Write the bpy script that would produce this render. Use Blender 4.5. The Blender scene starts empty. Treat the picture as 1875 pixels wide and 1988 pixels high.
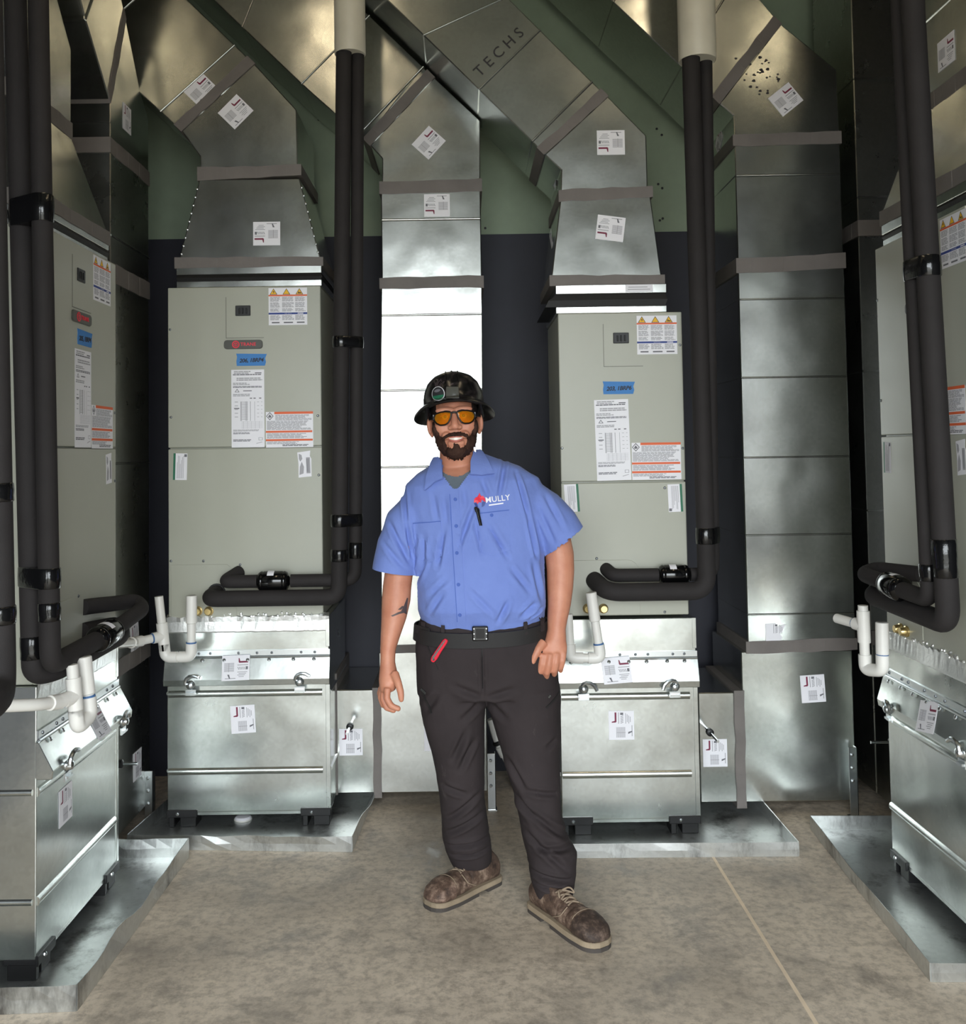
import bpy, bmesh, math, random
from math import sin, cos, pi, radians, sqrt, exp
from mathutils import Vector, Matrix, noise
from mathutils.bvhtree import BVHTree

scene = bpy.context.scene
COL = scene.collection
random.seed(7)

# ------------------------------------------------------------------ camera
FOCAL_PX, PITCH, ROLL = 1880.0, 0.04, 0.015
cam_data = bpy.data.cameras.new('camera')
cam = bpy.data.objects.new('camera', cam_data)
COL.objects.link(cam)
cam_data.sensor_fit = 'AUTO'
cam_data.sensor_width = 36.0
cam_data.lens = FOCAL_PX / 1988.0 * 36.0
cam_data.shift_x = (937.5 - 900.0) / 1988.0
cam_data.shift_y = (805.0 - 994.0) / 1988.0
cam_data.clip_start = 0.05
right = Vector((1, 0, 0))
fwd = Vector((0, cos(PITCH), sin(PITCH)))
up = Vector((0, -sin(PITCH), cos(PITCH)))
cx = right * cos(ROLL) - up * sin(ROLL)
cy = right * sin(ROLL) + up * cos(ROLL)
rotm = Matrix((cx, cy, -fwd)).transposed().to_4x4()
cam.matrix_world = Matrix.Translation((0, 0, 1.58)) @ rotm
scene.camera = cam

# ------------------------------------------------------------------ light
world = bpy.data.worlds.new('overcast_sky')
scene.world = world
world.use_nodes = True
bg = world.node_tree.nodes['Background']
bg.inputs['Color'].default_value = (0.90, 0.96, 1.0, 1)
bg.inputs['Strength'].default_value = 5.0
scene.view_settings.view_transform = 'Standard'
scene.view_settings.look = 'None'
scene.view_settings.gamma = 1.0
scene.view_settings.use_curve_mapping = False
scene.view_settings.exposure = 1.15
scene.cycles.use_denoising = True
scene.cycles.max_bounces = 10
scene.cycles.glossy_bounces = 6
scene.cycles.sample_clamp_indirect = 6.0
# the doorway behind the photographer guides daylight sampling (a portal gives no light of its own)
pd = bpy.data.lights.new('doorway_portal', 'AREA')
pd.shape = 'RECTANGLE'; pd.size = 3.4; pd.size_y = 3.0
pd.cycles.is_portal = True
portal = bpy.data.objects.new('doorway_portal', pd)
COL.objects.link(portal)
portal.location = (0.1, -1.1, 1.5)
portal.rotation_euler = (radians(90), 0, 0)

# ------------------------------------------------------------------ mesh helpers
MW = {}                                   # world matrix of every object made so far

class Frame:
    """u runs to the right as one faces the wall, v into the wall, z up."""
    def __init__(self, ud, vd): self.ud, self.vd = Vector(ud), Vector(vd)
    def __call__(self, u, v, z): return self.ud * u + self.vd * v + Vector((0, 0, z))
    def place(self, u, v, z, ang=0.0):
        m = Matrix((self.ud, Vector((0, 0, 1)), -self.vd)).transposed().to_4x4()
        return Matrix.Translation(self(u, v, z)) @ m @ Matrix.Rotation(ang, 4, 'Z')
BACK = Frame((1, 0, 0), (0, 1, 0))
LEFT = Frame((0, 1, 0), (-1, 0, 0))
RIGHT = Frame((0, -1, 0), (1, 0, 0))

class MB:
    def __init__(self): self.v, self.f, self.m = [], [], []
    def add(self, vs, fs, mi=0):
        o = len(self.v)
        self.v += [tuple(p) for p in vs]
        for f in fs:
            self.f.append([i + o for i in f]); self.m.append(mi)
        return self
    def hexa(self, b, t, mi=0):
        """closed solid between two polygons of the same count"""
        n = len(b)
        fs = [list(range(n))[::-1], [i + n for i in range(n)]]
        fs += [[i, (i + 1) % n, (i + 1) % n + n, i + n] for i in range(n)]
        return self.add(list(b) + list(t), fs, mi)
    def box(self, fr, u0, u1, v0, v1, z0, z1, mi=0):
        b = [fr(u0, v0, z0), fr(u1, v0, z0), fr(u1, v1, z0), fr(u0, v1, z0)]
        t = [fr(u0, v0, z1), fr(u1, v0, z1), fr(u1, v1, z1), fr(u0, v1, z1)]
        return self.hexa(b, t, mi)
    def prism(self, fr, poly, v0, v1, mi=0):
        return self.hexa([fr(u, v0, z) for u, z in poly], [fr(u, v1, z) for u, z in poly], mi)
    def side(self, fr, prof, u0, u1, mi=0):
        """profile in (v, z) swept along u"""
        return self.hexa([fr(u0, v, z) for v, z in prof], [fr(u1, v, z) for v, z in prof], mi)
    def frustum(self, fr, a, za, b, zb, mi=0):
        q = lambda r, z: [fr(r[0], r[2], z), fr(r[1], r[2], z), fr(r[1], r[3], z), fr(r[0], r[3], z)]
        return self.hexa(q(a, za), q(b, zb), mi)
    def tube(self, pts, r, n=16, fillet=0.0, mi=0, caps=True):
        pts = [Vector(p) for p in pts]
        path = [pts[0]]
        for i in range(1, len(pts) - 1):
            a, b, c = pts[i - 1], pts[i], pts[i + 1]
            d1, d2 = (a - b), (c - b)
            fl = min(fillet, d1.length * 0.49, d2.length * 0.49)
            if fl <= 1e-5: path.append(b); continue
            d1.normalize(); d2.normalize()
            s, e = b + d1 * fl, b + d2 * fl
            for k in range(9):
                t = k / 8
                path.append(s * (1 - t) ** 2 + b * 2 * t * (1 - t) + e * t * t)
        path.append(pts[-1])
        m = len(path)
        rr = r if isinstance(r, (list, tuple)) else [r] * m
        if len(rr) != m: rr = [rr[0] + (rr[-1] - rr[0]) * i / (m - 1) for i in range(m)]
        T = []
        for i in range(m):
            d = path[min(i + 1, m - 1)] - path[max(i - 1, 0)]
            T.append(d.normalized())
        ref = Vector((0, 0, 1)) if abs(T[0].z) < 0.9 else Vector((1, 0, 0))
        nrm = (ref - T[0] * ref.dot(T[0])).normalized()
        vs = []
        for i in range(m):
            nrm = (nrm - T[i] * nrm.dot(T[i])).normalized()
            bi = T[i].cross(nrm)
            for k in range(n):
                a = 2 * pi * k / n
                vs.append(path[i] + (nrm * cos(a) + bi * sin(a)) * rr[i])
        fs = []
        for i in range(m - 1):
            for k in range(n):
                fs.append([i * n + k, i * n + (k + 1) % n, (i + 1) * n + (k + 1) % n, (i + 1) * n + k])
        if caps:
            fs.append(list(range(n))[::-1]); fs.append([(m - 1) * n + k for k in range(n)])
        return self.add(vs, fs, mi)
    def lathe(self, p0, axis, prof, n=20, mi=0):
        """profile of (distance along axis, radius)"""
        p0, axis = Vector(p0), Vector(axis).normalized()
        ref = Vector((0, 0, 1)) if abs(axis.z) < 0.9 else Vector((1, 0, 0))
        a1 = (ref - axis * ref.dot(axis)).normalized(); a2 = axis.cross(a1)
        vs = []
        for d, r in prof:
            for k in range(n):
                a = 2 * pi * k / n
                vs.append(p0 + axis * d + (a1 * cos(a) + a2 * sin(a)) * r)
        m = len(prof)
        fs = [[i * n + k, i * n + (k + 1) % n, (i + 1) * n + (k + 1) % n, (i + 1) * n + k]
              for i in range(m - 1) for k in range(n)]
        fs.append(list(range(n))[::-1]); fs.append([(m - 1) * n + k for k in range(n)])
        return self.add(vs, fs, mi)
    def loft(self, rings, mi=0, cap0=0.0, cap1=0.0):
        """rings: lists of points with equal count; caps are fans pulled along the axis by cap0 / cap1"""
        n, m = len(rings[0]), len(rings)
        vs = [p for r in rings for p in r]
        fs = [[i * n + k, i * n + (k + 1) % n, (i + 1) * n + (k + 1) % n, (i + 1) * n + k]
              for i in range(m - 1) for k in range(n)]
        c = [sum((Vector(p) for p in r), Vector()) / n for r in rings]
        d0 = (c[0] - c[1]).normalized() * cap0; d1 = (c[-1] - c[-2]).normalized() * cap1
        vs += [c[0] + d0, c[-1] + d1]
        a, b = n * m, n * m + 1
        fs += [[a, (k + 1) % n, k] for k in range(n)]
        fs += [[b, (m - 1) * n + k, (m - 1) * n + (k + 1) % n] for k in range(n)]
        return self.add(vs, fs, mi)

def obj(name, mb, mats, parent=None, bev=0.0, seg=1, smooth=False, angle=40, kind=None):
    me = bpy.data.meshes.new(name)
    me.from_pydata([tuple(p) for p in mb.v], [], mb.f)
    for m in (mats if isinstance(mats, (list, tuple)) else [mats]): me.materials.append(m)
    me.polygons.foreach_set('material_index', mb.m)
    bm = bmesh.new(); bm.from_mesh(me)
    bmesh.ops.recalc_face_normals(bm, faces=bm.faces[:])
    if bev:
        es = [e for e in bm.edges if len(e.link_faces) == 2 and e.calc_face_angle(0) > 0.6]
        bmesh.ops.bevel(bm, geom=es, offset=bev, segments=seg, profile=0.5, affect='EDGES', clamp_overlap=True)
    if parent is not None: bm.transform(MW[parent.name].inverted())
    bm.to_mesh(me); bm.free()
    if smooth:
        me.polygons.foreach_set('use_smooth', [True] * len(me.polygons))
        me.set_sharp_from_angle(angle=radians(angle))
    o = bpy.data.objects.new(name, me)
    COL.objects.link(o)
    if parent is not None:
        o.parent = parent; MW[o.name] = MW[parent.name].copy()
    else: MW[o.name] = Matrix.Identity(4)
    if kind: o['kind'] = kind
    return o

def inst(name, me, mat4, parent):
    """an object that shares mesh data, placed by a world matrix"""
    o = bpy.data.objects.new(name, me); COL.objects.link(o)
    o.parent = parent
    o.matrix_basis = MW[parent.name].inverted() @ mat4
    MW[o.name] = mat4.copy()
    return o

def thing(name, label, cat, loc, group=None):
    o = bpy.data.objects.new(name, None); COL.objects.link(o)
    o.empty_display_size = 0.1
    o.location = loc; MW[o.name] = Matrix.Translation(loc)
    return tag(o, label, cat, group)

def tag(o, label, cat, group=None):
    o['label'] = label; o['category'] = cat
    if group: o['group'] = group
    return o

def struct(name, mb, mats, parent=None, **k):
    o = obj(name, mb, mats, parent, **k)
    if parent is None: o['kind'] = 'structure'
    return o

# ------------------------------------------------------------------ materials
def srgb(r, g, b):
    f = lambda c: c / 12.92 if c <= 0.04045 else ((c + 0.055) / 1.055) ** 2.4
    return (f(r / 255), f(g / 255), f(b / 255), 1)

class NT:
    def __init__(self, name):
        self.mat = bpy.data.materials.new(name); self.mat.use_nodes = True
        self.t = self.mat.node_tree; self.b = self.t.nodes['Principled BSDF']
        self.tc = None
    def n(self, typ, **props):
        x = self.t.nodes.new(typ)
        for k, v in props.items(): setattr(x, k, v)
        return x
    def link(self, a, b): self.t.links.new(a, b)
    def coord(self, scale=(1, 1, 1), rot=(0, 0, 0)):
        if self.tc is None: self.tc = self.n('ShaderNodeTexCoord')
        mp = self.n('ShaderNodeMapping'); mp.inputs['Scale'].default_value = scale
        mp.inputs['Rotation'].default_value = rot
        self.link(self.tc.outputs['Object'], mp.inputs['Vector']); return mp.outputs['Vector']
    def noise(self, scale, detail=4, rough=0.55, vec=None, dist=0.0):
        x = self.n('ShaderNodeTexNoise'); x.inputs['Scale'].default_value = scale
        x.inputs['Detail'].default_value = detail; x.inputs['Roughness'].default_value = rough
        x.inputs['Distortion'].default_value = dist
        self.link(vec if vec is not None else self.coord(), x.inputs['Vector']); return x.outputs['Fac']
    def ramp(self, fac, stops, interp='LINEAR'):
        x = self.n('ShaderNodeValToRGB'); x.color_ramp.interpolation = interp
        while len(x.color_ramp.elements) < len(stops): x.color_ramp.elements.new(0.5)
        for e, (p, c) in zip(x.color_ramp.elements, stops):
            e.position = p; e.color = c if isinstance(c, tuple) else (c, c, c, 1)
        self.link(fac, x.inputs['Fac']); return x.outputs['Color']
    def mix(self, fac, a, b, mode='MIX'):
        x = self.n('ShaderNodeMix', data_type='RGBA', blend_type=mode)
        for s, val in ((0, fac), (6, a), (7, b)):
            if hasattr(val, 'is_output'): self.link(val, x.inputs[s])
            else: x.inputs[s].default_value = val
        return x.outputs[2]
    def bump(self, h, strength=0.2, dist=0.01, prev=None):
        x = self.n('ShaderNodeBump'); x.inputs['Strength'].default_value = strength
        x.inputs['Distance'].default_value = dist; self.link(h, x.inputs['Height'])
        if prev is not None: self.link(prev, x.inputs['Normal'])
        return x.outputs['Normal']
    def set(self, **k):
        for name, val in k.items():
            s = self.b.inputs[name.replace('_', ' ')]
            if hasattr(val, 'is_output'): self.link(val, s)
            else: s.default_value = val
        return self

def plain(name, col, rough=0.6, metal=0.0, bump=0.0, bscale=200, var=0.0, spec=0.5):
    t = NT(name)
    t.set(Base_Color=col, Roughness=rough, Metallic=metal)
    t.b.inputs['Specular IOR Level'].default_value = spec
    if var:
        n = t.noise(9, 5)
        lo = tuple(c * (1 - var) for c in col[:3]) + (1,); hi = tuple(min(1, c * (1 + var)) for c in col[:3]) + (1,)
        t.set(Base_Color=t.ramp(n, [(0.3, lo), (0.7, hi)]))
    if bump: t.set(Normal=t.bump(t.noise(bscale, 3), bump, 0.002))
    return t.mat

def galvanised(name, base, r0, r1, dent=0.10, stain=0.0, metal=1.0):
    t = NT(name)
    vor = t.n('ShaderNodeTexVoronoi'); vor.inputs['Scale'].default_value = 75
    t.link(t.coord(), vor.inputs['Vector'])
    sp = t.ramp(vor.outputs['Color'], [(0.0, tuple(c * 0.93 for c in base[:3]) + (1,)), (1.0, tuple(min(1, c * 1.05) for c in base[:3]) + (1,))])
    big = t.noise(2.3, 5, 0.6)
    colr = t.mix(t.ramp(big, [(0.35, 0.0), (0.75, 0.22)]), sp, tuple(c * 0.75 for c in base[:3]) + (1,))
    streak = t.noise(5, 6, 0.7, t.coord((1, 1, 0.35)))
    if stain:
        colr = t.mix(t.ramp(streak, [(0.52, 0.0), (0.68, stain)]), colr, (0.10, 0.095, 0.09, 1))
    t.set(Base_Color=colr, Metallic=metal)
    rr = t.n('ShaderNodeMapRange'); rr.inputs['To Min'].default_value = r0; rr.inputs['To Max'].default_value = r1
    t.link(t.noise(3.5, 6, 0.65), rr.inputs['Value'])
    t.set(Roughness=rr.outputs['Result'])
    nb = t.bump(t.noise(2.6, 2, 0.4), dent, 0.05)
    nb = t.bump(vor.outputs['Distance'], 0.02, 0.002, nb)
    t.set(Normal=nb)
    return t.mat

M = {}
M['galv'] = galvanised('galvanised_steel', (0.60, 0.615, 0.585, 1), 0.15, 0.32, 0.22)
M['galv_box'] = galvanised('galvanised_box_steel', (0.66, 0.69, 0.665, 1), 0.15, 0.34, 0.24)
M['galv_pan'] = galvanised('dirty_pan_steel', (0.68, 0.70, 0.69, 1), 0.22, 0.52, 0.30, 0.80, 0.92)
M['galv_shaded'] = galvanised('shaded_galvanised_steel', (0.48, 0.49, 0.46, 1), 0.20, 0.38, 0.15)  # corner-duct steel, base colour darkened for the dark surroundings it reflects
M['edge'] = plain('bright_cut_edge', (0.8, 0.82, 0.8, 1), 0.3, 1.0)
M['foil'] = plain('foil_tape', (0.9, 0.91, 0.9, 1), 0.42, 1.0, 0.6, 60)
M['duct_tape'] = plain('grey_sealing_tape', srgb(112, 106, 102), 0.62, 0.0, 0.35, 60, 0.10)
M['paint'] = NT('grey_green_enamel').mat
_t = NT('grey_green_enamel')
_n = _t.noise(1.6, 5, 0.6)
_t.set(Base_Color=_t.ramp(_n, [(0.3, srgb(166, 167, 153)), (0.75, srgb(173, 174, 161))]), Roughness=0.36)
_t.set(Normal=_t.bump(_t.noise(2.2, 2, 0.4), 0.10, 0.04, _t.bump(_t.noise(350, 2), 0.05, 0.001)))
M['paint'] = _t.mat
M['paint_line'] = plain('panel_groove', srgb(104, 104, 94), 0.5)
M['black'] = plain('black_plastic', srgb(22, 22, 23), 0.45)
M['flex'] = plain('black_canvas_connector', srgb(14, 14, 15), 0.55, 0, 0.5, 90)
M['foam'] = plain('black_foam_insulation', srgb(44, 41, 41), 0.78, 0, 0.25, 260, 0.12, 0.3)
M['gloss_tape'] = plain('black_vinyl_tape', srgb(16, 16, 17), 0.16, 0, 0.5, 45)
M['drier'] = plain('black_drier_enamel', srgb(9, 9, 10), 0.12)
M['pvc'] = plain('white_pvc', srgb(232, 230, 224), 0.35, 0, 0, 0, 0.03)
M['pvc_blue'] = plain('pvc_primer_stain', srgb(70, 110, 160), 0.5)
M['sleeve'] = plain('cream_pvc_sleeve', srgb(214, 208, 190), 0.42, 0, 0, 0, 0.05)
M['white'] = plain('white_label', srgb(236, 235, 240), 0.45)
M['ink'] = plain('black_ink', srgb(40, 40, 44), 0.6)
M['grey_ink'] = plain('grey_print', srgb(168, 167, 172), 0.6)
M['dark_print'] = plain('dark_grey_print', srgb(110, 110, 116), 0.6)
M['maroon'] = plain('maroon_ink', srgb(120, 28, 62), 0.5)
M['orange'] = plain('orange_ink', srgb(226, 96, 40), 0.5)
M['yellow'] = plain('yellow_ink', srgb(240, 186, 20), 0.5)
M['blue_ink'] = plain('navy_ink', srgb(38, 62, 138), 0.5)
M['green_ink'] = plain('green_ink', srgb(36, 110, 80), 0.5)
M['red'] = plain('red_print', srgb(226, 38, 62), 0.45)
M['badge'] = plain('badge_grey', srgb(74, 74, 68), 0.4)
M['blue_tape'] = plain('blue_masking_tape', srgb(62, 128, 196), 0.6, 0, 0.3, 120)
M['zinc'] = plain('zinc_plated_steel', (0.72, 0.76, 0.78, 1), 0.25, 1.0)
M['brass'] = plain('brass', (0.72, 0.55, 0.25, 1), 0.3, 1.0)
M['screw'] = plain('screw_head', (0.30, 0.32, 0.34, 1), 0.35, 1.0)

def concrete():
    t = NT('stained_concrete')
    a = t.noise(1.3, 8, 0.62, None, 0.4); b = t.noise(4.5, 9, 0.72, None, 0.3); c = t.noise(30, 7, 0.7)
    col = t.ramp(a, [(0.30, srgb(172, 160, 144)), (0.5, srgb(208, 194, 175)), (0.72, srgb(230, 215, 195))])
    col = t.mix(t.ramp(b, [(0.34, 0.75), (0.50, 0.0)]), col, srgb(136, 127, 116))
    col = t.mix(t.ramp(b, [(0.58, 0.0), (0.74, 0.55)]), col, srgb(240, 224, 200))
    col = t.mix(t.ramp(c, [(0.36, 0.55), (0.55, 0.0)]), col, srgb(132, 122, 110))
    t.set(Base_Color=col, Roughness=t.ramp(b, [(0.3, 0.42), (0.7, 0.7)]))
    t.set(Normal=t.bump(c, 0.12, 0.004, t.bump(b, 0.08, 0.01)))
    return t.mat
M['concrete'] = concrete()
_t = NT('warm_lamp')
_t.set(Base_Color=(0.9, 0.9, 0.88, 1)); _t.b.inputs['Emission Color'].default_value = (1.0, 0.80, 0.52, 1); _t.b.inputs['Emission Strength'].default_value = 7.0
M['lamp'] = _t.mat
M['joint'] = plain('dusty_joint', srgb(236, 216, 188), 0.8, 0, 0.3, 90, 0.12)
M['navy'] = plain('navy_membrane', srgb(36, 37, 48), 0.62, 0, 0.10, 120, 0.08)
M['drywall'] = plain('green_gypsum_board', srgb(146, 160, 138), 0.75, 0, 0.08, 160, 0.06)
M['ceil'] = plain('unpainted_ceiling', srgb(120, 122, 112), 0.8, 0, 0.1, 60, 0.08)
M['yard'] = plain('outdoor_concrete', srgb(128, 125, 118), 0.8, 0, 0.1, 20, 0.08)


# ------------------------------------------------------------------ the room
XL, XR, YB, YF, ZC = -2.12, 2.42, 4.88, -1.2, 4.35
mb = MB().box(BACK, XL - 0.2, XR + 0.2, YF - 0.2, YB + 0.2, -0.15, 0)
floor_o = struct('floor', mb, M['concrete'])
mb = MB().add([(0.936, 3.83, 0.0006), (0.948, 3.83, 0.0006), (0.952, 1.2, 0.0006), (0.938, 1.2, 0.0006)], [[0, 1, 2, 3]])
struct('control_joint', mb, M['joint'], floor_o)
mb = MB().box(BACK, XL - 0.2, XR + 0.2, YB, YB + 0.2, 0, 2.69)
mb.box(BACK, XL - 0.2, XR + 0.2, YB + 0.012, YB + 0.2, 2.69, ZC, 1)
wall_back = struct('wall_back', mb, [M['navy'], M['drywall']])
mb = MB()
for x, z in [(1.009, 3.224), (1.034, 3.192), (1.01, 2.938), (1.03, 2.917), (1.014, 2.751), (1.029, 2.761), (-0.719, 3.298), (0.124, 2.725)]:
    mb.lathe((x, YB + 0.013, z), (0, -1, 0), [(0, 0.007), (0.003, 0.006), (0.004, 0.001)], 8)
struct('drywall_screws', mb, M['black'], wall_back, kind='stuff')
struct('wall_left', MB().box(BACK, XL - 0.2, XL, YF, YB, 0, ZC), M['navy'])
struct('wall_right', MB().box(BACK, XR, XR + 0.2, YF, YB, 0, ZC), M['navy'])
mb = MB().box(BACK, XL - 0.2, -1.55, YF - 0.2, YF, 0, ZC).box(BACK, 1.75, XR + 0.2, YF - 0.2, YF, 0, ZC)
mb.box(BACK, -1.55, 1.75, YF - 0.2, YF, 3.0, ZC)
struct('wall_front', mb, M['drywall'])
struct('ceiling', MB().box(BACK, XL - 0.2, XR + 0.2, YF - 0.2, YB + 0.2, ZC, ZC + 0.15), M['ceil'])
yard = struct('ground', MB().box(BACK, -30, 30, -45, YF - 0.2, -0.17, -0.02), M['yard'])

# ceiling strip lights over the aisle, out of frame above
for k, x in enumerate((-0.72, 1.28)):
    t = thing('strip_light', ('warm strip light on the ceiling over the left half of the aisle', 'warm strip light on the ceiling over the right half of the aisle')[k], 'light', (x, 2.3, ZC))
    obj('light_housing', MB().box(BACK, x - 0.06, x + 0.06, 1.7, 2.9, ZC - 0.05, ZC - 0.001), M['white'], t, 0.004)
    obj('light_diffuser', MB().box(BACK, x - 0.045, x + 0.045, 1.72, 2.88, ZC - 0.075, ZC - 0.049), M['lamp'], t, 0.004)

# ------------------------------------------------------------------ printed labels (flat print on thin stock)
def label_mesh(name, w, h, items, mats, corner=None):
    """items: ('r', x0, y0, x1, y1, mat) or ('p', [(x, y)...], mat), in label units 0..1, each one printed above the last"""
    mb = MB()
    t = 0.0006
    outline = corner or [(0, 0), (1, 0), (1, 1), (0, 1)]
    q = lambda x, y, z: ((x - 0.5) * w, (y - 0.5) * h, z)
    mb.hexa([q(x, y, 0) for x, y in outline], [q(x, y, t) for x, y in outline], 0)
    for k, it in enumerate(items):
        pts = it[1] if it[0] == 'p' else [(it[1], it[2]), (it[3], it[2]), (it[3], it[4]), (it[1], it[4])]
        z = t + 0.0002 + 0.00002 * (k % 12) + (0.0003 if it[0] == 'p' else 0)
        mb.add([q(x, y, z) for x, y in pts], [list(range(len(pts)))], it[-1])
    me = bpy.data.meshes.new(name)
    me.from_pydata(mb.v, [], mb.f)
    for m in mats: me.materials.append(M[m])
    me.polygons.foreach_set('material_index', mb.m)
    return me

def para(x0, y0, x1, y1, rows, mat, ragged=0.25, items=None):
    for r in range(rows):
        a = y1 - (y1 - y0) * (r + 0.15) / rows; b = y1 - (y1 - y0) * (r + 0.8) / rows
        xe = x1 - (x1 - x0) * random.uniform(0, ragged)
        x = x0
        while x < xe - 0.01:
            wd = random.uniform(0.05, 0.16)
            items.append(('r', x, b, min(x + wd, xe), a, mat)); x += wd + 0.012

JM = ['white', 'maroon', 'grey_ink', 'dark_print', 'ink']
def job_items(torn=False):
    it = [('r', 0.24, 0.62, 0.31, 0.95, 1), ('p', [(0.12, 0.60), (0.28, 0.60), (0.31, 0.66), (0.24, 0.66), (0.12, 0.63)], 1),
          ('r', 0.38, 0.56, 0.41, 0.95, 2)]
    it += [('r', 0.46, 0.86, 0.58, 0.94, 3)]
    for k in range(5): it.append(('p', [(0.47, 0.56 + k * 0.055), (0.58, 0.60 + k * 0.055), (0.58, 0.63 + k * 0.055), (0.47, 0.59 + k * 0.055)], 2))
    for k in range(4): it.append(('r', 0.66 + 0.06 * k, 0.56 + 0.05 * (k % 2), 0.685 + 0.06 * k, 0.92 - 0.04 * k, 2))
    for k in range(9): it.append(('r', 0.30 + 0.04 * k, 0.08, 0.322 + 0.04 * k, 0.44, 2))
    it.append(('r', 0.30, 0.24, 0.66, 0.26, 2))
    it.append(('p', [(0.76, 0.2), (0.92, 0.27), (0.92, 0.31), (0.76, 0.27)], 3))
    it.append(('r', 0.90, 0.12, 0.93, 0.5, 2))
    return it
JOB = label_mesh('job_sticker', 0.105, 0.118, job_items(), JM)
JOB_TORN = label_mesh('torn_job_sticker', 0.09, 0.10, job_items()[2:12], JM, [(0, 0), (0.4, 0.05), (0.5, 0.0), (0.8, 0.35), (0.7, 0.5), (1, 0.95), (0.55, 0.85), (0.5, 1), (0, 0.97)])
def sticker(fr, u, z, v, ang, parent, sx=1.0, me=None, tilt=0.0):
    m = fr.place(u, v - 0.0012, z) @ Matrix.Rotation(radians(tilt), 4, 'X') @ Matrix.Rotation(radians(ang), 4, 'Z')
    return inst('job_sticker', me or JOB, m @ Matrix.Diagonal((sx, sx, 1, 1)), parent)

it = [('r', 0, 0.775, 1, 0.815, 4), ('r', 0, 0.285, 1, 0.335, 5)]
for k, x in enumerate((0.13, 0.465, 0.80)):
    it.append(('p', [(x - 0.10, 0.82), (x + 0.10, 0.82), (x, 0.985)], 2))
    it.append(('p', [(x - 0.078, 0.832), (x + 0.078, 0.832), (x, 0.962)], 3))
    if k == 0: it.append(('p', [(x + 0.015, 0.94), (x - 0.025, 0.89), (x + 0.0, 0.89), (x - 0.012, 0.845), (x + 0.03, 0.90), (x + 0.005, 0.90)], 2))
    elif k == 1: it += [('r', x - 0.011, 0.87, x + 0.011, 0.935, 2), ('r', x - 0.011, 0.842, x + 0.011, 0.86, 2)]
    else: it.append(('p', [(x - 0.05, 0.85), (x + 0.045, 0.85), (x + 0.045, 0.88), (x, 0.87), (x - 0.02, 0.91), (x - 0.03, 0.87)], 2))
for x0, x1 in ((0.04, 0.31), (0.35, 0.66), (0.69, 0.96)):
    it.append(('r', x0 + 0.06, 0.30, x1 - 0.06, 0.32, 0))
    para(x0, 0.63, x1, 0.76, 5, 1, 0.2, it); para(x0, 0.47, x1, 0.61, 5, 1, 0.2, it)
    para(x0, 0.36, x1, 0.45, 3, 1, 0.25, it); para(x0, 0.13, x1, 0.27, 5, 1, 0.25, it)
    it.append(('r', x0 + 0.04, 0.05, x1 - 0.03, 0.085, 6))
WARN = label_mesh('warning_label', 0.168, 0.163, it, ['white', 'grey_ink', 'ink', 'yellow', 'orange', 'blue_ink', 'dark_print'])

it = []
para(0.08, 0.945, 0.6, 0.985, 2, 1, 0.3, it); it.append(('r', 0.72, 0.95, 0.92, 0.962, 2))
para(0.05, 0.925, 0.95, 0.945, 1, 2, 0.05, it); para(0.16, 0.855, 0.95, 0.90, 2, 1, 0.1, it)
para(0.05, 0.80, 0.6, 0.835, 2, 1, 0.3, it); para(0.05, 0.765, 0.95, 0.79, 2, 2, 0.05, it)
it += [('p', [(0.1, 0.71), (0.25, 0.71), (0.175, 0.755)], 2), ('p', [(0.13, 0.716), (0.22, 0.716), (0.175, 0.742)], 0), ('r', 0.36, 0.722, 0.62, 0.732, 2)]
para(0.05, 0.655, 0.6, 0.69, 2, 1, 0.1, it)
for c in (0.28, 0.30, 0.42, 0.45, 0.47, 0.57, 0.70): it.append(('r', c, 0.34, c + 0.012, 0.59, 2 if c in (0.28, 0.57) else 1))
for x in (0.56, 0.67, 0.84): it.append(('r', x, 0.625, x + 0.07, 0.637, 2))
for r in range(15):
    y = 0.58 - 0.016 * r
    it.append(('r', 0.30, y, 0.50, y + 0.005, 1))
    if r % 3 == 0: it += [('r', 0.10, y, 0.20, y + 0.008, 1), ('r', 0.78, y, 0.84, y + 0.005, 1), ('r', 0.90, y, 0.94, y + 0.005, 1)]
it.append(('r', 0.08, 0.495, 0.24, 0.508, 2))
for r in range(8): it.append(('r', 0.30, 0.33 - 0.012 * r, 0.95, 0.3315 - 0.012 * r, 1))
for c in (0.36, 0.48, 0.6, 0.72, 0.84): it.append(('r', c, 0.24, c + 0.006, 0.335, 1))
para(0.05, 0.205, 0.85, 0.23, 2, 1, 0.05, it); para(0.05, 0.17, 0.6, 0.195, 2, 2, 0.1, it)
para(0.05, 0.075, 0.6, 0.105, 2, 2, 0.1, it)
it += [('r', 0.82, 0.09, 0.94, 0.125, 2), ('r', 0.83, 0.093, 0.93, 0.122, 0), ('p', [(0.75, 0.045), (0.93, 0.065), (0.93, 0.072), (0.75, 0.052)], 1)]
RATE = label_mesh('rating_label', 0.143, 0.338, it, ['white', 'grey_ink', 'dark_print'])

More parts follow.
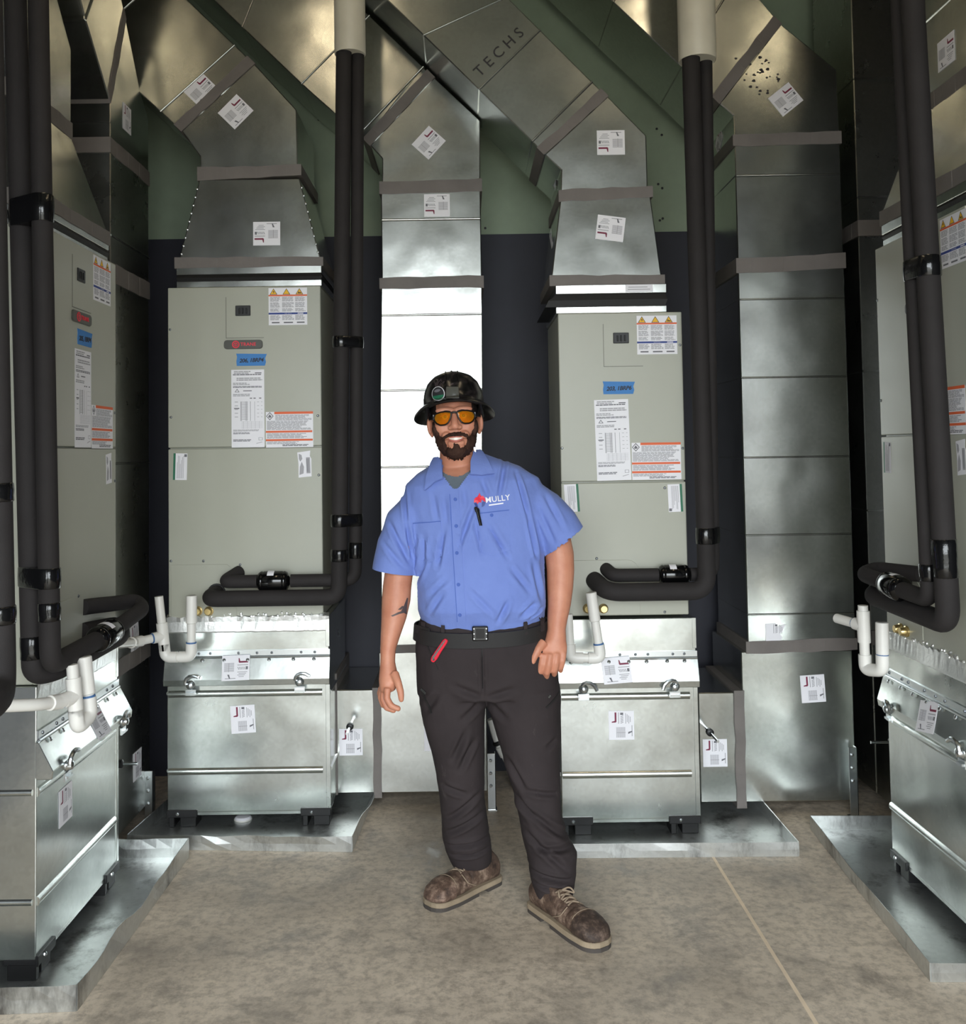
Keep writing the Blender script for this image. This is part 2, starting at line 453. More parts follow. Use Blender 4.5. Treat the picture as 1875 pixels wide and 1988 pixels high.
it = [('r', 0.18, 0.935, 1, 1.0, 3), ('r', 0, 0.415, 0.98, 0.47, 3), ('r', 0, 0.18, 0.99, 0.235, 3),
      ('r', 0, 0.76, 0.17, 1.0, 0),
      ('p', [(0.085, 0.995), (0.165, 0.88), (0.085, 0.765), (0.005, 0.88)], 2), ('p', [(0.085, 0.965), (0.145, 0.88), (0.085, 0.795), (0.025, 0.88)], 0),
      ('p', [(0.06, 0.84), (0.11, 0.84), (0.12, 0.88), (0.10, 0.90), (0.085, 0.935), (0.065, 0.90), (0.05, 0.87)], 2)]
para(0.20, 0.76, 0.98, 0.92, 6, 1, 0.2, it); para(0.02, 0.49, 0.96, 0.75, 9, 1, 0.25, it)
para(0.02, 0.25, 0.92, 0.40, 5, 1, 0.2, it); para(0.02, 0.09, 0.7, 0.17, 3, 1, 0.1, it); para(0.35, 0.03, 0.9, 0.09, 2, 2, 0.2, it)
FLAM = label_mesh('flammable_gas_label', 0.205, 0.155, it, ['white', 'grey_ink', 'dark_print', 'orange'])

it = [('r', 0, 0, 0.16, 1, 2), ('r', 0.78, 0.87, 0.97, 0.97, 3)]
for k in range(7): it.append(('r', 0.27 + 0.075 * k, 0.06, 0.30 + 0.075 * k, random.uniform(0.6, 0.92), 1))
SIDE = label_mesh('green_edged_label', 0.060, 0.115, it, ['white', 'grey_ink', 'green_ink', 'dark_print'])
it = [('p', [(0.1, 0.9), (0.3, 0.85), (0.35, 0.7), (0.2, 0.6), (0.1, 0.7)], 1), ('r', 0.62, 0.15, 0.9, 0.75, 1), ('r', 0.66, 0.2, 0.7, 0.7, 2), ('r', 0.76, 0.2, 0.79, 0.7, 2),
      ('p', [(0.1, 0.1), (0.4, 0.15), (0.45, 0.4), (0.3, 0.6), (0.15, 0.4)], 1)]
SIDE_TORN = label_mesh('crumpled_label', 0.060, 0.115, it, ['white', 'grey_ink', 'dark_print'], [(0.03, 0), (0.97, 0.03), (1, 0.7), (0.9, 0.8), (0.95, 1), (0, 0.95), (0.06, 0.5)])

def text_mesh(body, size, extrude=0.0004, font_shear=0.0, spacing=1.0, bold=0.0):
    cu = bpy.data.curves.new('text', 'FONT'); cu.body = body; cu.size = size; cu.extrude = extrude
    cu.align_x = 'CENTER'; cu.align_y = 'CENTER'; cu.shear = font_shear; cu.space_character = spacing
    cu.resolution_u = 3; cu.offset = bold
    o = bpy.data.objects.new('text', cu); COL.objects.link(o)
    dg = bpy.context.evaluated_depsgraph_get(); dg.update()
    me = bpy.data.meshes.new_from_object(o.evaluated_get(dg))
    bpy.data.objects.remove(o); bpy.data.curves.remove(cu)
    return me

def screw_mesh(r=0.006, h=0.004):
    mb = MB().lathe((0, 0, 0), (0, 0, 1), [(0, r), (h * 0.6, r * 0.9), (h, r * 0.35)], 8)
    me = bpy.data.meshes.new('screw'); me.from_pydata([tuple(p) for p in mb.v], [], mb.f); return me
SCREW = screw_mesh(); SCREW.materials.append(M['screw'])
SCREW_BRIGHT = screw_mesh(0.008, 0.006); SCREW_BRIGHT.materials.append(M['zinc'])

# ------------------------------------------------------------------ air handlers
def air_handler(fr, u0, u1, v0, z0, z1, seam, label, extra, tape_text, marks, badge=True):
    """marks: label placements as (u, z) of their centres"""
    W = u1 - u0; D = 0.53
    root = thing('air_handler', label, 'air handler', fr((u0 + u1) / 2, v0 + D / 2, z0), 'air handlers')
    body = MB().box(fr, u0 + 0.003, u1 - 0.003, v0 + 0.018, v0 + D, z0, z1)
    obj('cabinet', body, M['galv'] if extra.get('galv_side') else M['paint'], root, 0.003)
    up_ = obj('upper_panel', MB().box(fr, u0, u1, v0, v0 + 0.019, seam + 0.003, z1 - 0.001), M['paint'], root, 0.004, 2)
    lo_ = obj('lower_panel', MB().box(fr, u0, u1, v0, v0 + 0.019, z0, seam - 0.003), M['paint'], root, 0.004, 2)
    # breaker window and the embossed access panel round it
    du, dz = marks['display']
    dw, dh = 0.066, 0.045
    mb = MB().box(fr, du - dw / 2, du + dw / 2, v0 - 0.004, v0 + 0.001, dz - dh / 2, dz + dh / 2)
    d = obj('breaker_window', mb, M['black'], up_, 0.002)
    mb = MB()
    for k in (-0.018, -0.004, 0.012): mb.box(fr, du + k, du + k + 0.007, v0 - 0.006, v0 - 0.003, dz - 0.014, dz + 0.012)
    obj('breaker_switch', mb, M['flex'], up_, 0.0015)
    mb = MB()
    a0, a1, b0, b1 = du - 0.075, du + 0.09, dz - 0.12, dz + 0.06
    for g in ((a0, a0 + 0.002, b0, b1), (a0, a1, b0, b0 + 0.002)):
        mb.box(fr, g[0], g[1], v0 - 0.0012, v0 + 0.001, g[2], g[3])
    obj('knockout_outline', mb, M['paint_line'], up_)
    if badge:
        bu, bz = marks['badge']; w, h = 0.166, 0.039
        pts = [(bu + sx * (w / 2 - 0.012) + 0.013 * cos(a), bz + sz * (h / 2 - 0.012) + 0.012 * sin(a))
               for sx, sz, a0 in ((1, 1, 0), (-1, 1, pi / 2), (-1, -1, pi), (1, -1, 1.5 * pi)) for a in (a0, a0 + pi / 6, a0 + pi / 3, a0 + pi / 2)]
        bd = obj('badge', MB().prism(fr, pts, v0 - 0.006, v0), M['badge'], up_, 0.0015)
        mb = MB().lathe(fr(bu - 0.032, v0 - 0.006, bz), fr(0, -1, 0), [(0, 0.0165), (0.001, 0.0165)], 24)
        mb.lathe(fr(bu - 0.032, v0 - 0.007, bz), fr(0, -1, 0), [(0, 0.0115), (0.0006, 0.0115)], 20, 1)
        for a in range(8):
            c = fr(bu - 0.032 + 0.0075 * cos(a * pi / 4), v0 - 0.0077, bz + 0.0075 * sin(a * pi / 4))
            mb.lathe(c, fr(0, -1, 0), [(0, 0.0022), (0.0003, 0.0022)], 6, 0)
        mb.box(fr, bu - 0.038, bu - 0.026, v0 - 0.0083, v0 - 0.007, bz + 0.002, bz + 0.005, 0)
        mb.box(fr, bu - 0.0335, bu - 0.0305, v0 - 0.0083, v0 - 0.007, bz - 0.006, bz + 0.005, 0)
        # emblem and lettering are flat marks on the badge
        e = obj('badge_emblem', mb, [M['red'], M['badge']], root)
        me = text_mesh('TRANE', 0.020, 0.0004, 0, 1.1, 0.0005); me.materials.clear(); me.materials.append(M['red'])
        inst('badge_lettering', me, fr.place(bu + 0.022, v0 - 0.0066, bz), root)
    # blue masking tape with the flat number
    tu, tz, ta, tw, th = marks['tape']
    q = [(-tw / 2, -th / 2), (tw / 2 - 0.004, -th / 2 + 0.001), (tw / 2 + 0.001, -th / 6), (tw / 2 - 0.003, th / 8), (tw / 2 + 0.004, th / 2), (-tw / 2 - 0.003, th / 2 + 0.002), (-tw / 2 + 0.001, th / 4), (-tw / 2 - 0.002, -th / 8)]
    q = [(tu + x * cos(ta) - y * sin(ta), tz + x * sin(ta) + y * cos(ta)) for x, y in q]
    obj('masking_tape', MB().prism(fr, q, v0 - 0.0012, v0), M['blue_tape'], root)
    me = text_mesh(tape_text, 0.0235, 0.0003, 0.25, 0.95, 0.0007); me.materials.clear(); me.materials.append(M['ink'])
    inst('tape_handwriting', me, fr.place(tu, v0 - 0.0016, tz - 0.002, ta + 0.04), root)
    inst('warning_label', WARN, fr.place(marks['warn'][0], v0 - 0.0006, marks['warn'][1]), root)
    inst('rating_label', RATE, fr.place(marks['rate'][0], v0 - 0.0006, marks['rate'][1], extra.get('rate_ang', 0)), root)
    inst('flammable_gas_label', FLAM, fr.place(marks['flam'][0], v0 - 0.0006, marks['flam'][1]), root)
    for k, (su, sz, torn, ang) in enumerate(marks['side']):
        inst('crumpled_label' if torn else 'green_edged_label', SIDE_TORN if torn else SIDE, fr.place(su, v0 - 0.0006, sz, ang), root)
    for su, sz in marks['screws']:
        inst('screw', SCREW, fr.place(su, v0, sz), root)
    # stamped coil access plate along the foot of the lower panel
    p0, p1, pz = marks['plate']
    if extra.get('round_plate'):
        pts = [(p0, pz), (p1 - 0.05, pz)] + [(p1 - 0.05 + 0.05 * sin(a), pz - 0.05 + 0.05 * cos(a)) for a in (0.4, 0.8, 1.2, pi / 2)] + [(p1, z0 + 0.004), (p0, z0 + 0.004)]
    else:
        pts = [(p0, pz), (p1, pz), (p1 + 0.04, pz - 0.035), (p1 + 0.04, z0 + 0.004), (p0, z0 + 0.004)]
    obj('access_plate', MB().prism(fr, pts, v0 - 0.0035, v0), M['paint'], lo_, 0.001)
    # refrigerant stubs and brass drain fittings
    for (fu, fz) in marks['fittings']:
        mb = MB().lathe(fr(fu, v0 - 0.03, fz), fr(0, 1, 0), [(0, 0.013), (0.01, 0.016), (0.018, 0.016), (0.02, 0.02), (0.032, 0.02)], 14)
        obj('drain_fitting', mb, M['brass'], root, smooth=True)
    return root

BLK = dict(display=(-0.955, 2.216), badge=(-0.954, 2.068), tape=(-0.92, 2) + (-0.01, 0.126, 0.052), warn=(-0.759, 2.232),
           rate=(-0.936, 1.789), flam=(-0.756, 1.695),
           side=[(-1.231, 1.541) + (False, -0.03), (-0.692, 1.544) + (True, 0.03)],
           screws=[(-0.633, 1.753), (-1.272, 1.135), (-1.132, 1.133), (-0.974, 1.115), (-1.273, 2.138), (-1.27, 1.756), (-0.631, 1.496)],
           plate=(-1.272, -1.03, 1.118), fittings=[(-1.155, 0.92), (-1.108, 0.919)])
air_handler(BACK, -1.283, -0.617, 4.2, 0.888, 2.322, 1.62,
            'tall grey-green air handler with a badge on the back wall, left of the man', {}, '206, 1BRP4', BLK)
BRK = dict(display=(0.665, 2.054), badge=(0, 0), tape=(0.651, 1.844) + (-0.01, 0.128, 0.052), warn=(0.816, 2.065),
           rate=(0.621, 1.627), flam=(0.802, 1.536),
           side=[(0.446, 1.387) + (False, pi + 0.05), (0.877, 1.381) + (False, pi + 0.03)],
           screws=[(0.912, 2.021), (0.544, 1.135), (0.834, 1.424), (0.913, 1.588), (0.409, 1.596), (0.822, 0.91)],
           plate=(0.405, 0.72, 1.128), fittings=[(0.501, 0.93), (0.567, 0.929)])
air_handler(BACK, 0.402, 0.922, 4.05, 0.898, 2.162, 1.452,
            'shorter grey-green air handler without a badge on the back wall, right of the man', {'round_plate': True, 'rate_ang': 0.02}, '203, 1BRP6', BRK, False)
def shift_marks(b, du):
    o = {}
    for k, v in b.items():
        if k in ('side', 'screws', 'fittings'): o[k] = [(t[0] + du,) + tuple(t[1:]) for t in v]
        elif k == 'plate': o[k] = (v[0] + du, v[1] + du, v[2])
        else: o[k] = (v[0] + du,) + tuple(v[1:])
    return o
LK = shift_marks(BLK, 3.007 + 1.283)
air_handler(LEFT, 3.007, 3.673, 1.32, 0.888, 2.322, 1.62,
            'grey-green air handler along the left wall, seen at a slant behind two black pipes', {}, '205, 1BRP4', LK)
RK = shift_marks(BLK, -3.673 + 1.283)
RK['warn'] = ((-3.082, 2.217)[0], RK['warn'][1] + 0.01)
air_handler(RIGHT, -3.673, -3.007, 1.58, 0.888, 2.335, 1.622,
            'grey-green air handler along the right wall at the right edge of the photo', {}, '202, 1BRP4', RK)

# ------------------------------------------------------------------ filter boxes under the air handlers
def latch(fr, u, z, v, root, flip=1, turn=0.0):
    mb = MB()
    mb.box(fr, u - 0.022, u + 0.022, v - 0.006, v, z - 0.045, z - 0.020)                 # keeper
    mb.box(fr, u - 0.018, u + 0.018, v - 0.014, v - 0.004, z - 0.038, z - 0.030)
    mb.lathe(fr(u, v, z), fr(0, -1, 0), [(0, 0.020), (0.006, 0.020), (0.010, 0.016), (0.02, 0.013), (0.024, 0.006)], 14)
    pts = []
    for k in range(6):
        a = 0.3 + turn + k * 0.42
        r = 0.018 + 0.007 * k
        pts.append(fr(u - flip * r * cos(a), v - 0.018 - 0.001 * k, z + r * sin(a)))
    mb.tube(pts, [0.0075] * 6, 8)
    return obj('latch', mb, M['zinc'], root, smooth=True)

def filter_box(fr, u0, u1, v0, label, foil, marks, flap_v=0.036):
    D, zb, zt = 0.56, 0.066, 0.885
    root = thing('filter_box', label, 'filter box', fr((u0 + u1) / 2, v0 + D / 2, 0.0), 'filter boxes under the air handlers')
    obj('box_shell', MB().box(fr, u0, u1, v0, v0 + D, zb, zt), M['galv_box'], root, 0.003, 2)
    for z in marks['ribs']:
        prof = [(v0 + 0.002, z - 0.016), (v0 - 0.006, z - 0.011), (v0 - 0.010, z), (v0 - 0.006, z + 0.011), (v0 + 0.002, z + 0.016)]
        obj('stiffening_rib', MB().side(fr, prof, u0 + 0.006, u1 - 0.03), M['galv_box'], root, smooth=True, angle=60)
        # the same bead runs on round the near side
        for uu, sg in ((u0, -1), (u1, 1)):
            prof = [(uu - sg * 0.002, z - 0.011), (uu + sg * 0.005, z - 0.007), (uu + sg * 0.007, z), (uu + sg * 0.005, z + 0.007), (uu - sg * 0.002, z + 0.011)]
            mb = MB().hexa([fr(a, v0 + 0.012, b) for a, b in prof], [fr(a, v0 + D - 0.02, b) for a, b in prof])
            obj('stiffening_rib', mb, M['galv_box'], root, smooth=True, angle=60)
    obj('corner_flange', MB().box(fr, u1 - 0.016, u1 + 0.003, v0 - 0.004, v0 + 0.004, zb, 0.60), M['galv_box'], root, 0.001)
    obj('corner_flange', MB().box(fr, u1 - 0.014, u1 + 0.003, v0 - 0.003, v0 + 0.004, 0.76, zt), M['galv_box'], root, 0.001)
    # piano hinge with rivets and the filter door flap
    obj('door_hinge', MB().box(fr, u0 + 0.004, u1 + 0.004, v0 - 0.005, v0, 0.722, 0.750).tube([fr(u0 + 0.004, v0 - 0.006, 0.722), fr(u1 + 0.004, v0 - 0.006, 0.722)], 0.005, 8), M['zinc'], root, smooth=True)
    n = 8
    for k in range(n):
        uu = u0 + (u1 - u0) * (k + 0.4 + 0.25 * sin(k * 2.3)) / n
        inst('rivet', SCREW, fr.place(uu, v0 - 0.005, 0.738), root)
    zf = 0.606
    prof = [(v0, 0.720), (v0 - 0.010, 0.718), (v0 - flap_v, 0.632), (v0 - flap_v + 0.004, zf), (v0 - 0.006, zf), (v0, zf + 0.004)]
    door = obj('filter_door', MB().side(fr, prof, u0 - 0.008, u1 + 0.006), M['galv_box'], root, 0.002)
    for k in range(7):
        uu = u0 + (u1 - u0) * (k + 0.6 + 0.2 * sin(k * 3.1)) / 7.2
        sl = (0.718 - 0.632) / (flap_v - 0.010)
        inst('door_screw', SCREW_BRIGHT, fr.place(uu, v0 - 0.0175, 0.711) @ Matrix.Rotation(-0.43, 4, 'X'), root)
    for (lu, lz, fl, tn) in marks['latches']:
        latch(fr, lu, lz, v0 - flap_v + 0.002 if lz > 0.62 else v0 - flap_v + 0.006, root, fl, tn)
    # feet: black plastic brackets at the corners
    for uu in (u0, u1 - 0.125):
        for vv in (v0 + 0.0, v0 + D - 0.10):
            mb = MB().box(fr, uu, uu + 0.125, vv - 0.006, vv + 0.10, 0.050, 0.068)
            mb.box(fr, uu + 0.006, uu + 0.028, vv + 0.002, vv + 0.09, 0.002, 0.052)
            mb.box(fr, uu + 0.052, uu + 0.120, vv + 0.006, vv + 0.09, 0.002, 0.052)
            mb.box(fr, uu - 0.002, uu + 0.127, vv - 0.008, vv + 0.002, 0.046, 0.078)
            ft = obj('foot', mb, M['black'], root, 0.002)
            if vv < v0 + 0.1: inst('foot_screw', SCREW_BRIGHT, fr.place(uu + 0.045, vv - 0.008, 0.062), root)
    obj('bottom_rail', MB().box(fr, u0 + 0.12, u1 - 0.12, v0 + 0.002, v0 + 0.02, 0.052, 0.066), M['galv_box'], root, 0.001)
    if foil:
        rnd = random.Random(int(abs(u0) * 1000))
        nn = 46
        vs, fs = [], []
        for i in range(nn + 1):
            uu = u0 - 0.002 + (u1 - u0 + 0.004) * i / nn
            for j, (dv, z) in enumerate(((0.004, 0.815), (-0.001, 0.83), (-0.001, 0.872), (-0.004, 0.894), (0.012, 0.905))):
                jt = rnd.uniform(-0.002, 0.002) if j >= 2 else rnd.uniform(-0.001, 0.001)
                vs.append(fr(uu, v0 + dv - (abs(jt) * 1.2 if j in (2, 3) else 0.0006), z + jt * (2.2 if j == 3 else 1)))
        for i in range(nn):
            for j in range(4):
                a = i * 5 + j; fs.append([a, a + 5, a + 6, a + 1])
        obj('foil_seal', MB().add(vs, fs), M['foil'], root)
        mb = MB()
        for k in range(34):
            uu = rnd.uniform(u0 + 0.02, u1 - 0.01); ww = rnd.uniform(0.004, 0.018)
            z = 0.895 + rnd.uniform(-0.006, 0.012)
            mb.lathe(fr(uu, v0 - 0.003, z), fr(1, 0.2, rnd.uniform(-0.5, 0.5)), [(0, 0.001), (ww * 0.3, 0.006), (ww * 0.7, 0.005), (ww, 0.001)], 6)
        obj('foil_crumples', mb, M['foil'], root, kind='stuff')
    for (su, sz, sv, ang, me, tilt) in marks['stickers']:
        sticker(fr, su, sz, v0 - sv, ang, root, 1.0, me, tilt)
    return root

def flapv(z, f=0.036): return 0.010 + (0.718 - z) * ((f - 0.010) / 0.086)
b = dict(ribs=(0.566, 0.238), latches=[(-1.18, 0.612) + (1, 0.0), (-0.716, 0.619) + (1, 0.2)],
         stickers=[(-0.965, 0.456) + (0.0, 3, JOB, 0)])
filter_box(BACK, -1.290, -0.594, 4.2, 'galvanised filter box with foil taped top under the air handler left of the man', True, b)
sticker(BACK, *(-0.989, 0.68), 4.2 - flapv(0.668), -88, bpy.data.objects['filter_box'], 1.0, JOB, -17)
b = dict(ribs=(0.566, 0.248), latches=[(0.475, 0.606) + (1, 0.8), (0.849, 0.611) + (-1, 0.9)],
         stickers=[(0.632, 0.448) + (0.0, 0, JOB, 0)])
r_ = filter_box(BACK, 0.380, 0.947, 4.05, 'galvanised filter box without foil tape under the shorter air handler right of the man', False, b)
sticker(BACK, *(0.614, 0.679), 4.05 - flapv(0.668), -86, r_, 1.0, JOB, -17)
b = dict(ribs=(0.566, 0.238), latches=[(3.10, 0.615, 1, 0.0), (3.60, 0.615, -1, 0.3)], stickers=[(3.21, 0.455, 0.0, 2, JOB, 0)])
r_ = filter_box(LEFT, 2.995, 3.685, 1.32, 'galvanised filter box on the left side, its corner towards the camera, foil taped', True, b, 0.055)
sticker(LEFT, 3.40, 0.668, 1.32 - flapv(0.668, 0.055), -90, r_, 1.0, JOB, -27)
b = dict(ribs=(0.566, 0.238), latches=[(-3.60, 0.618, 1, 0.7), (-3.08, 0.618, -1, 0.3)], stickers=[])
r_ = filter_box(RIGHT, -3.690, -2.990, 1.58, 'galvanised filter box with foil tape at the right edge of the photo', True, b)
sticker(RIGHT, -3.32, 0.665, 1.58 - flapv(0.668), -80, r_, 1.0, JOB, -17)

# ------------------------------------------------------------------ drain pans on the floor
def drain_pan(label, corners, hts, bent):
    """corners run counter-clockwise from above; a tray with folded lips, dented where the photo shows it"""
    n = len(corners)
    cxy = Vector((sum(c[0] for c in corners) / n, sum(c[1] for c in corners) / n, 0))
    root = thing('drain_pan', label, 'drain pan', (cxy.x, cxy.y, 0), 'drain pans')
    rnd = random.Random(int(abs(cxy.x * 977)))
    obj('pan_base', MB().hexa([(x, y, 0.0004) for x, y in corners], [(x, y, 0.002) for x, y in corners]), M['galv_pan'], root)
    for i in range(n):
        a, c = Vector(corners[i]).to_3d(), Vector(corners[(i + 1) % n]).to_3d()
        d = (c - a); L = d.length; d.normalize(); out = Vector((d.y, -d.x, 0))
        h0, h1 = hts[i], hts[(i + 1) % n]
        k = max(4, int(L / 0.06)); vs, fs = [], []
        am = bent[i]
        for j in range(k + 1):
            t = j / k; p = a + d * (L * t)
            w = sin(pi * t) * am
            lean = w * (noise.noise(Vector((t * 3.1 + i, cxy.x, 0))) + 0.35)
            zz = (h0 + (h1 - h0) * t) + w * 0.5 * noise.noise(Vector((t * 6 + i * 3, 2, cxy.x)))
            mid = w * 0.4 * noise.noise(Vector((t * 9 + i, 5, cxy.x)))
            for off, z in ((0, 0.0006), (mid, zz * 0.5), (lean, zz), (lean + 0.003, zz + 0.001), (mid + 0.004, zz * 0.5), (0.003, 0.0006)):
                q = p + out * off; vs.append((q.x, q.y, z))
        for j in range(k):
            for m in range(6):
                m2 = (m + 1) % 6
                fs.append([j * 6 + m, j * 6 + m2, (j + 1) * 6 + m2, (j + 1) * 6 + m])
        fs.append([5, 4, 3, 2, 1, 0]); fs.append([k * 6 + m for m in range(6)])
        obj('pan_lip', MB().add(vs, fs), M['galv_pan'], root)
    return root
drain_pan('dented drain pan under the filter box left of the man', [(-1.385, 3.985), (-0.472, 3.925), (-0.43, 4.80), (-1.31, 4.80)], [0.058, 0.062, 0.05, 0.05], [0.022, 0.03, 0.02, 0.0])
drain_pan('straight drain pan under the filter box right of the man', [(0.33, 3.836), (1.272, 3.820), (1.262, 4.70), (0.33, 4.70)], [0.055, 0.055, 0.055, 0.055], [0.004, 0.004, 0.0, 0.0])
drain_pan('crumpled drain pan under the left filter box, lip folded over at its near corner', [(-2.0, 2.80), (-1.135, 2.84), (-1.115, 3.895), (-2.0, 3.895)], [0.06, 0.075, 0.075, 0.06], [0.02, 0.032, 0.03, 0.0])
drain_pan('drain pan on the right side running under the right filter box', [(1.355, 2.925), (2.25, 2.90), (2.25, 4.05), (1.415, 4.085)], [0.055, 0.055, 0.055, 0.055], [0.012, 0.0, 0.0, 0.012])


# ------------------------------------------------------------------ sheet-metal ducts
def rect(u0, u1, z0, z1): return [(u0, z0), (u1, z0), (u1, z1), (u0, z1)]
def section(fr, poly, v0, v1, root, name='duct_section', mat='galv', bev=0.004):
    return obj(name, MB().prism(fr, poly, v0, v1), M[mat], root, bev)
def seam(fr, p, q, v0, root, w=0.012, proud=0.006):
    """standing seam between two sheets, a half-round bead across the face"""
    p, q = Vector(p), Vector(q); d = (q - p).normalized(); n = Vector((-d.y, d.x))
    prof = [(-w / 2, 0.002), (-w / 4, -proud * 0.8), (0, -proud), (w / 4, -proud * 0.8), (w / 2, 0.002)]
    a = [fr(p.x + n.x * o, v0 + y, p.y + n.y * o) for o, y in prof]
    b = [fr(q.x + n.x * o, v0 + y, q.y + n.y * o) for o, y in prof]
    return obj('seam', MB().hexa(a, b), M['galv'], root, smooth=True, angle=60)
_tr = random.Random(3)
def tape(fr, poly4, v0, v1, root, cuts=7, amp=0.003):
    """sealing tape wrapped round a joint: poly4 = start of both edges, end of both edges"""
    a0, b0, b1, a1 = [Vector(p) for p in poly4]        # a = one long edge, b = the other
    d = (a1 - a0).normalized(); nn = (b0 - a0).normalized()
    pa, pb = [], []
    for k in range(cuts + 1):
        t = k / cuts
        pa.append((a0 - d * 0.004).lerp(a1 + d * 0.004, t) + nn * _tr.uniform(-amp, amp))
        pb.append((b0 - d * 0.004).lerp(b1 + d * 0.004, t) + nn * _tr.uniform(-amp, amp))
    mb = MB()
    for k in range(cuts):
        q = [pa[k], pa[k + 1], pb[k + 1], pb[k]]
        mb.hexa([fr(p.x, v0 - 0.003 - 0.001 * (k % 2), p.y) for p in q], [fr(p.x, v1, p.y) for p in q])
    return obj('sealing_tape', mb, M['duct_tape'], root)
def htape(fr, u0, u1, za0, zb0, za1, zb1, v0, v1, root):
    return tape(fr, [(u0, za0), (u0, zb0), (u1, zb1), (u1, za1)], v0, v1, root)
def frustum(fr, a, za, b, zb, root, name='transition'):
    return obj(name, MB().frustum(fr, a, za, b, zb), M['galv'], root, 0.004)
def collar(fr, u0, u1, v0, v1, zs, root, side=0.0):
    """two metal flanges with a black canvas connector between"""
    z0, z1, z2, z3 = zs
    obj('lower_flange', MB().box(fr, u0, u1, v0 + 0.004, v1, z0, z1), M['galv'], root, 0.002)
    d = 0.006
    f0 = [fr(u0 + d - side, v0 + d, z1), fr(u1 - d, v0 + d, z1), fr(u1 - d, v1 - d, z1), fr(u0 + d - side, v1 - d, z1)]
    m0 = [fr(u0 - side * 0.6, v0 - 0.002, (z1 + z2) / 2), fr(u1 + 0.004, v0 - 0.002, (z1 + z2) / 2), fr(u1 + 0.004, v1, (z1 + z2) / 2), fr(u0 - side * 0.6, v1, (z1 + z2) / 2)]
    t0 = [fr(u0 + d, v0 + d, z2), fr(u1 - d, v0 + d, z2), fr(u1 - d, v1 - d, z2), fr(u0 + d, v1 - d, z2)]
    obj('canvas_connector', MB().loft([f0, m0, t0]), M['flex'], root)
    obj('upper_flange', MB().box(fr, u0, u1, v0, v1, z2, z3), M['galv'], root, 0.002)
def beyond(p, q, z):
    t = (z - p[1]) / (q[1] - p[1])
    return (p[0] + (q[0] - p[0]) * t, z)
def rod(fr, u, v, z, length, root, lean=0.0, drop=0.0):
    a, b = fr(u, v + 0.01, z), fr(u + lean, v - length, z - drop)
    obj('damper_rod', MB().tube([a, b], 0.006, 10), M['zinc'], root, smooth=True)
    c = a.lerp(b, 0.42); d = (b - a).normalized()
    obj('rod_bushing', MB().lathe(c, d, [(0, 0.010), (0.004, 0.016), (0.022, 0.016), (0.026, 0.010)], 14), M['black'], root, smooth=True)

ZTOP = 4.3
def clip_u(poly, umin):
    out = []
    for i in range(len(poly)):
        a, b = poly[i], poly[(i + 1) % len(poly)]
        if a[0] >= umin: out.append(a)
        if (a[0] >= umin) != (b[0] >= umin):
            k = (umin - a[0]) / (b[0] - a[0]); out.append((umin, a[1] + (b[1] - a[1]) * k))
    return out
DG = 'diagonal supply ducts'
# --- supply duct of the air handler left of the man
t = thing('supply_duct', 'diagonal duct rising from the black collar of the badged air handler on the back wall', 'duct', (-0.95, 4.45, 2.322))
v0, v1 = 4.205, 4.70
collar(BACK, -1.247, -0.612, v0, v1, (2.322, 2.350, 2.378, 2.412), t)
htape(BACK, -1.250, -0.608, 2.408, 2.455, 2.408, 2.450, v0, v1, t)
frustum(BACK, (-1.236, -0.616, v0, v1), 2.44, (-1.147, -0.707, v0 + 0.01, v1), 2.80, t)
htape(BACK, -1.152, -0.702, 2.795, 2.855, 2.812, 2.860, v0 + 0.01, v1, t)
mb = MB()
for k in range(9):
    for uu, tt in ((-1.224 + 0.0084 * k, k / 9), (-0.627 - 0.0088 * k, k / 9)):
        mb.lathe(BACK(uu, v0 + 0.002 + 0.01 * tt, 2.47 + 0.036 * k), (0, -1, 0), [(0, 0.006), (0.005, 0.004), (0.006, 0.001)], 8)
obj('rivets', mb, M['zinc'], t, kind='stuff')
lo = [(-1.223, 3.018), (-1.318, 3.107), (-1.447, 3.229)]
hi = [(-0.901, 3.313), (-1.028, 3.4), (-1.191, 3.602)]
hi[1] = beyond(hi[0], hi[2], hi[1][1])
section(BACK, [(-1.142, 2.852), (-0.714, 2.853), (-0.717, 3.105), hi[0], lo[0], (-1.142, 2.903)], v0 + 0.008, v1, t, 'elbow')
tape(BACK, [lo[0], (-1.254, 3.049), (-0.935, 3.348), hi[0]], v0 + 0.008, v1, t)
section(BACK, [lo[0], hi[0], hi[1], lo[1]], v0 + 0.010, v1, t)
seam(BACK, lo[1], hi[1], v0 + 0.010, t)
m1 = beyond(lo[0], lo[1], 3.42); m2 = beyond(hi[0], hi[1], 3.42 + 0.30)
section(BACK, [lo[1], hi[1], m2, m1], v0 + 0.010, v1, t)
seam(BACK, m1, m2, v0 + 0.010, t)
section(BACK, clip_u([m1, m2, beyond(hi[0], hi[1], ZTOP), beyond(lo[0], lo[1], ZTOP)], -2.08), v0 + 0.010, v1, t)
sticker(BACK, *(-1.137, 3.199), v0 + 0.010, -45, t); sticker(BACK, *(-0.985, 3.1), v0 + 0.008, -45, t)
sticker(BACK, *(-0.851, 2.555), v0 + 0.003, 90, t, 1.0, None, -1.6)

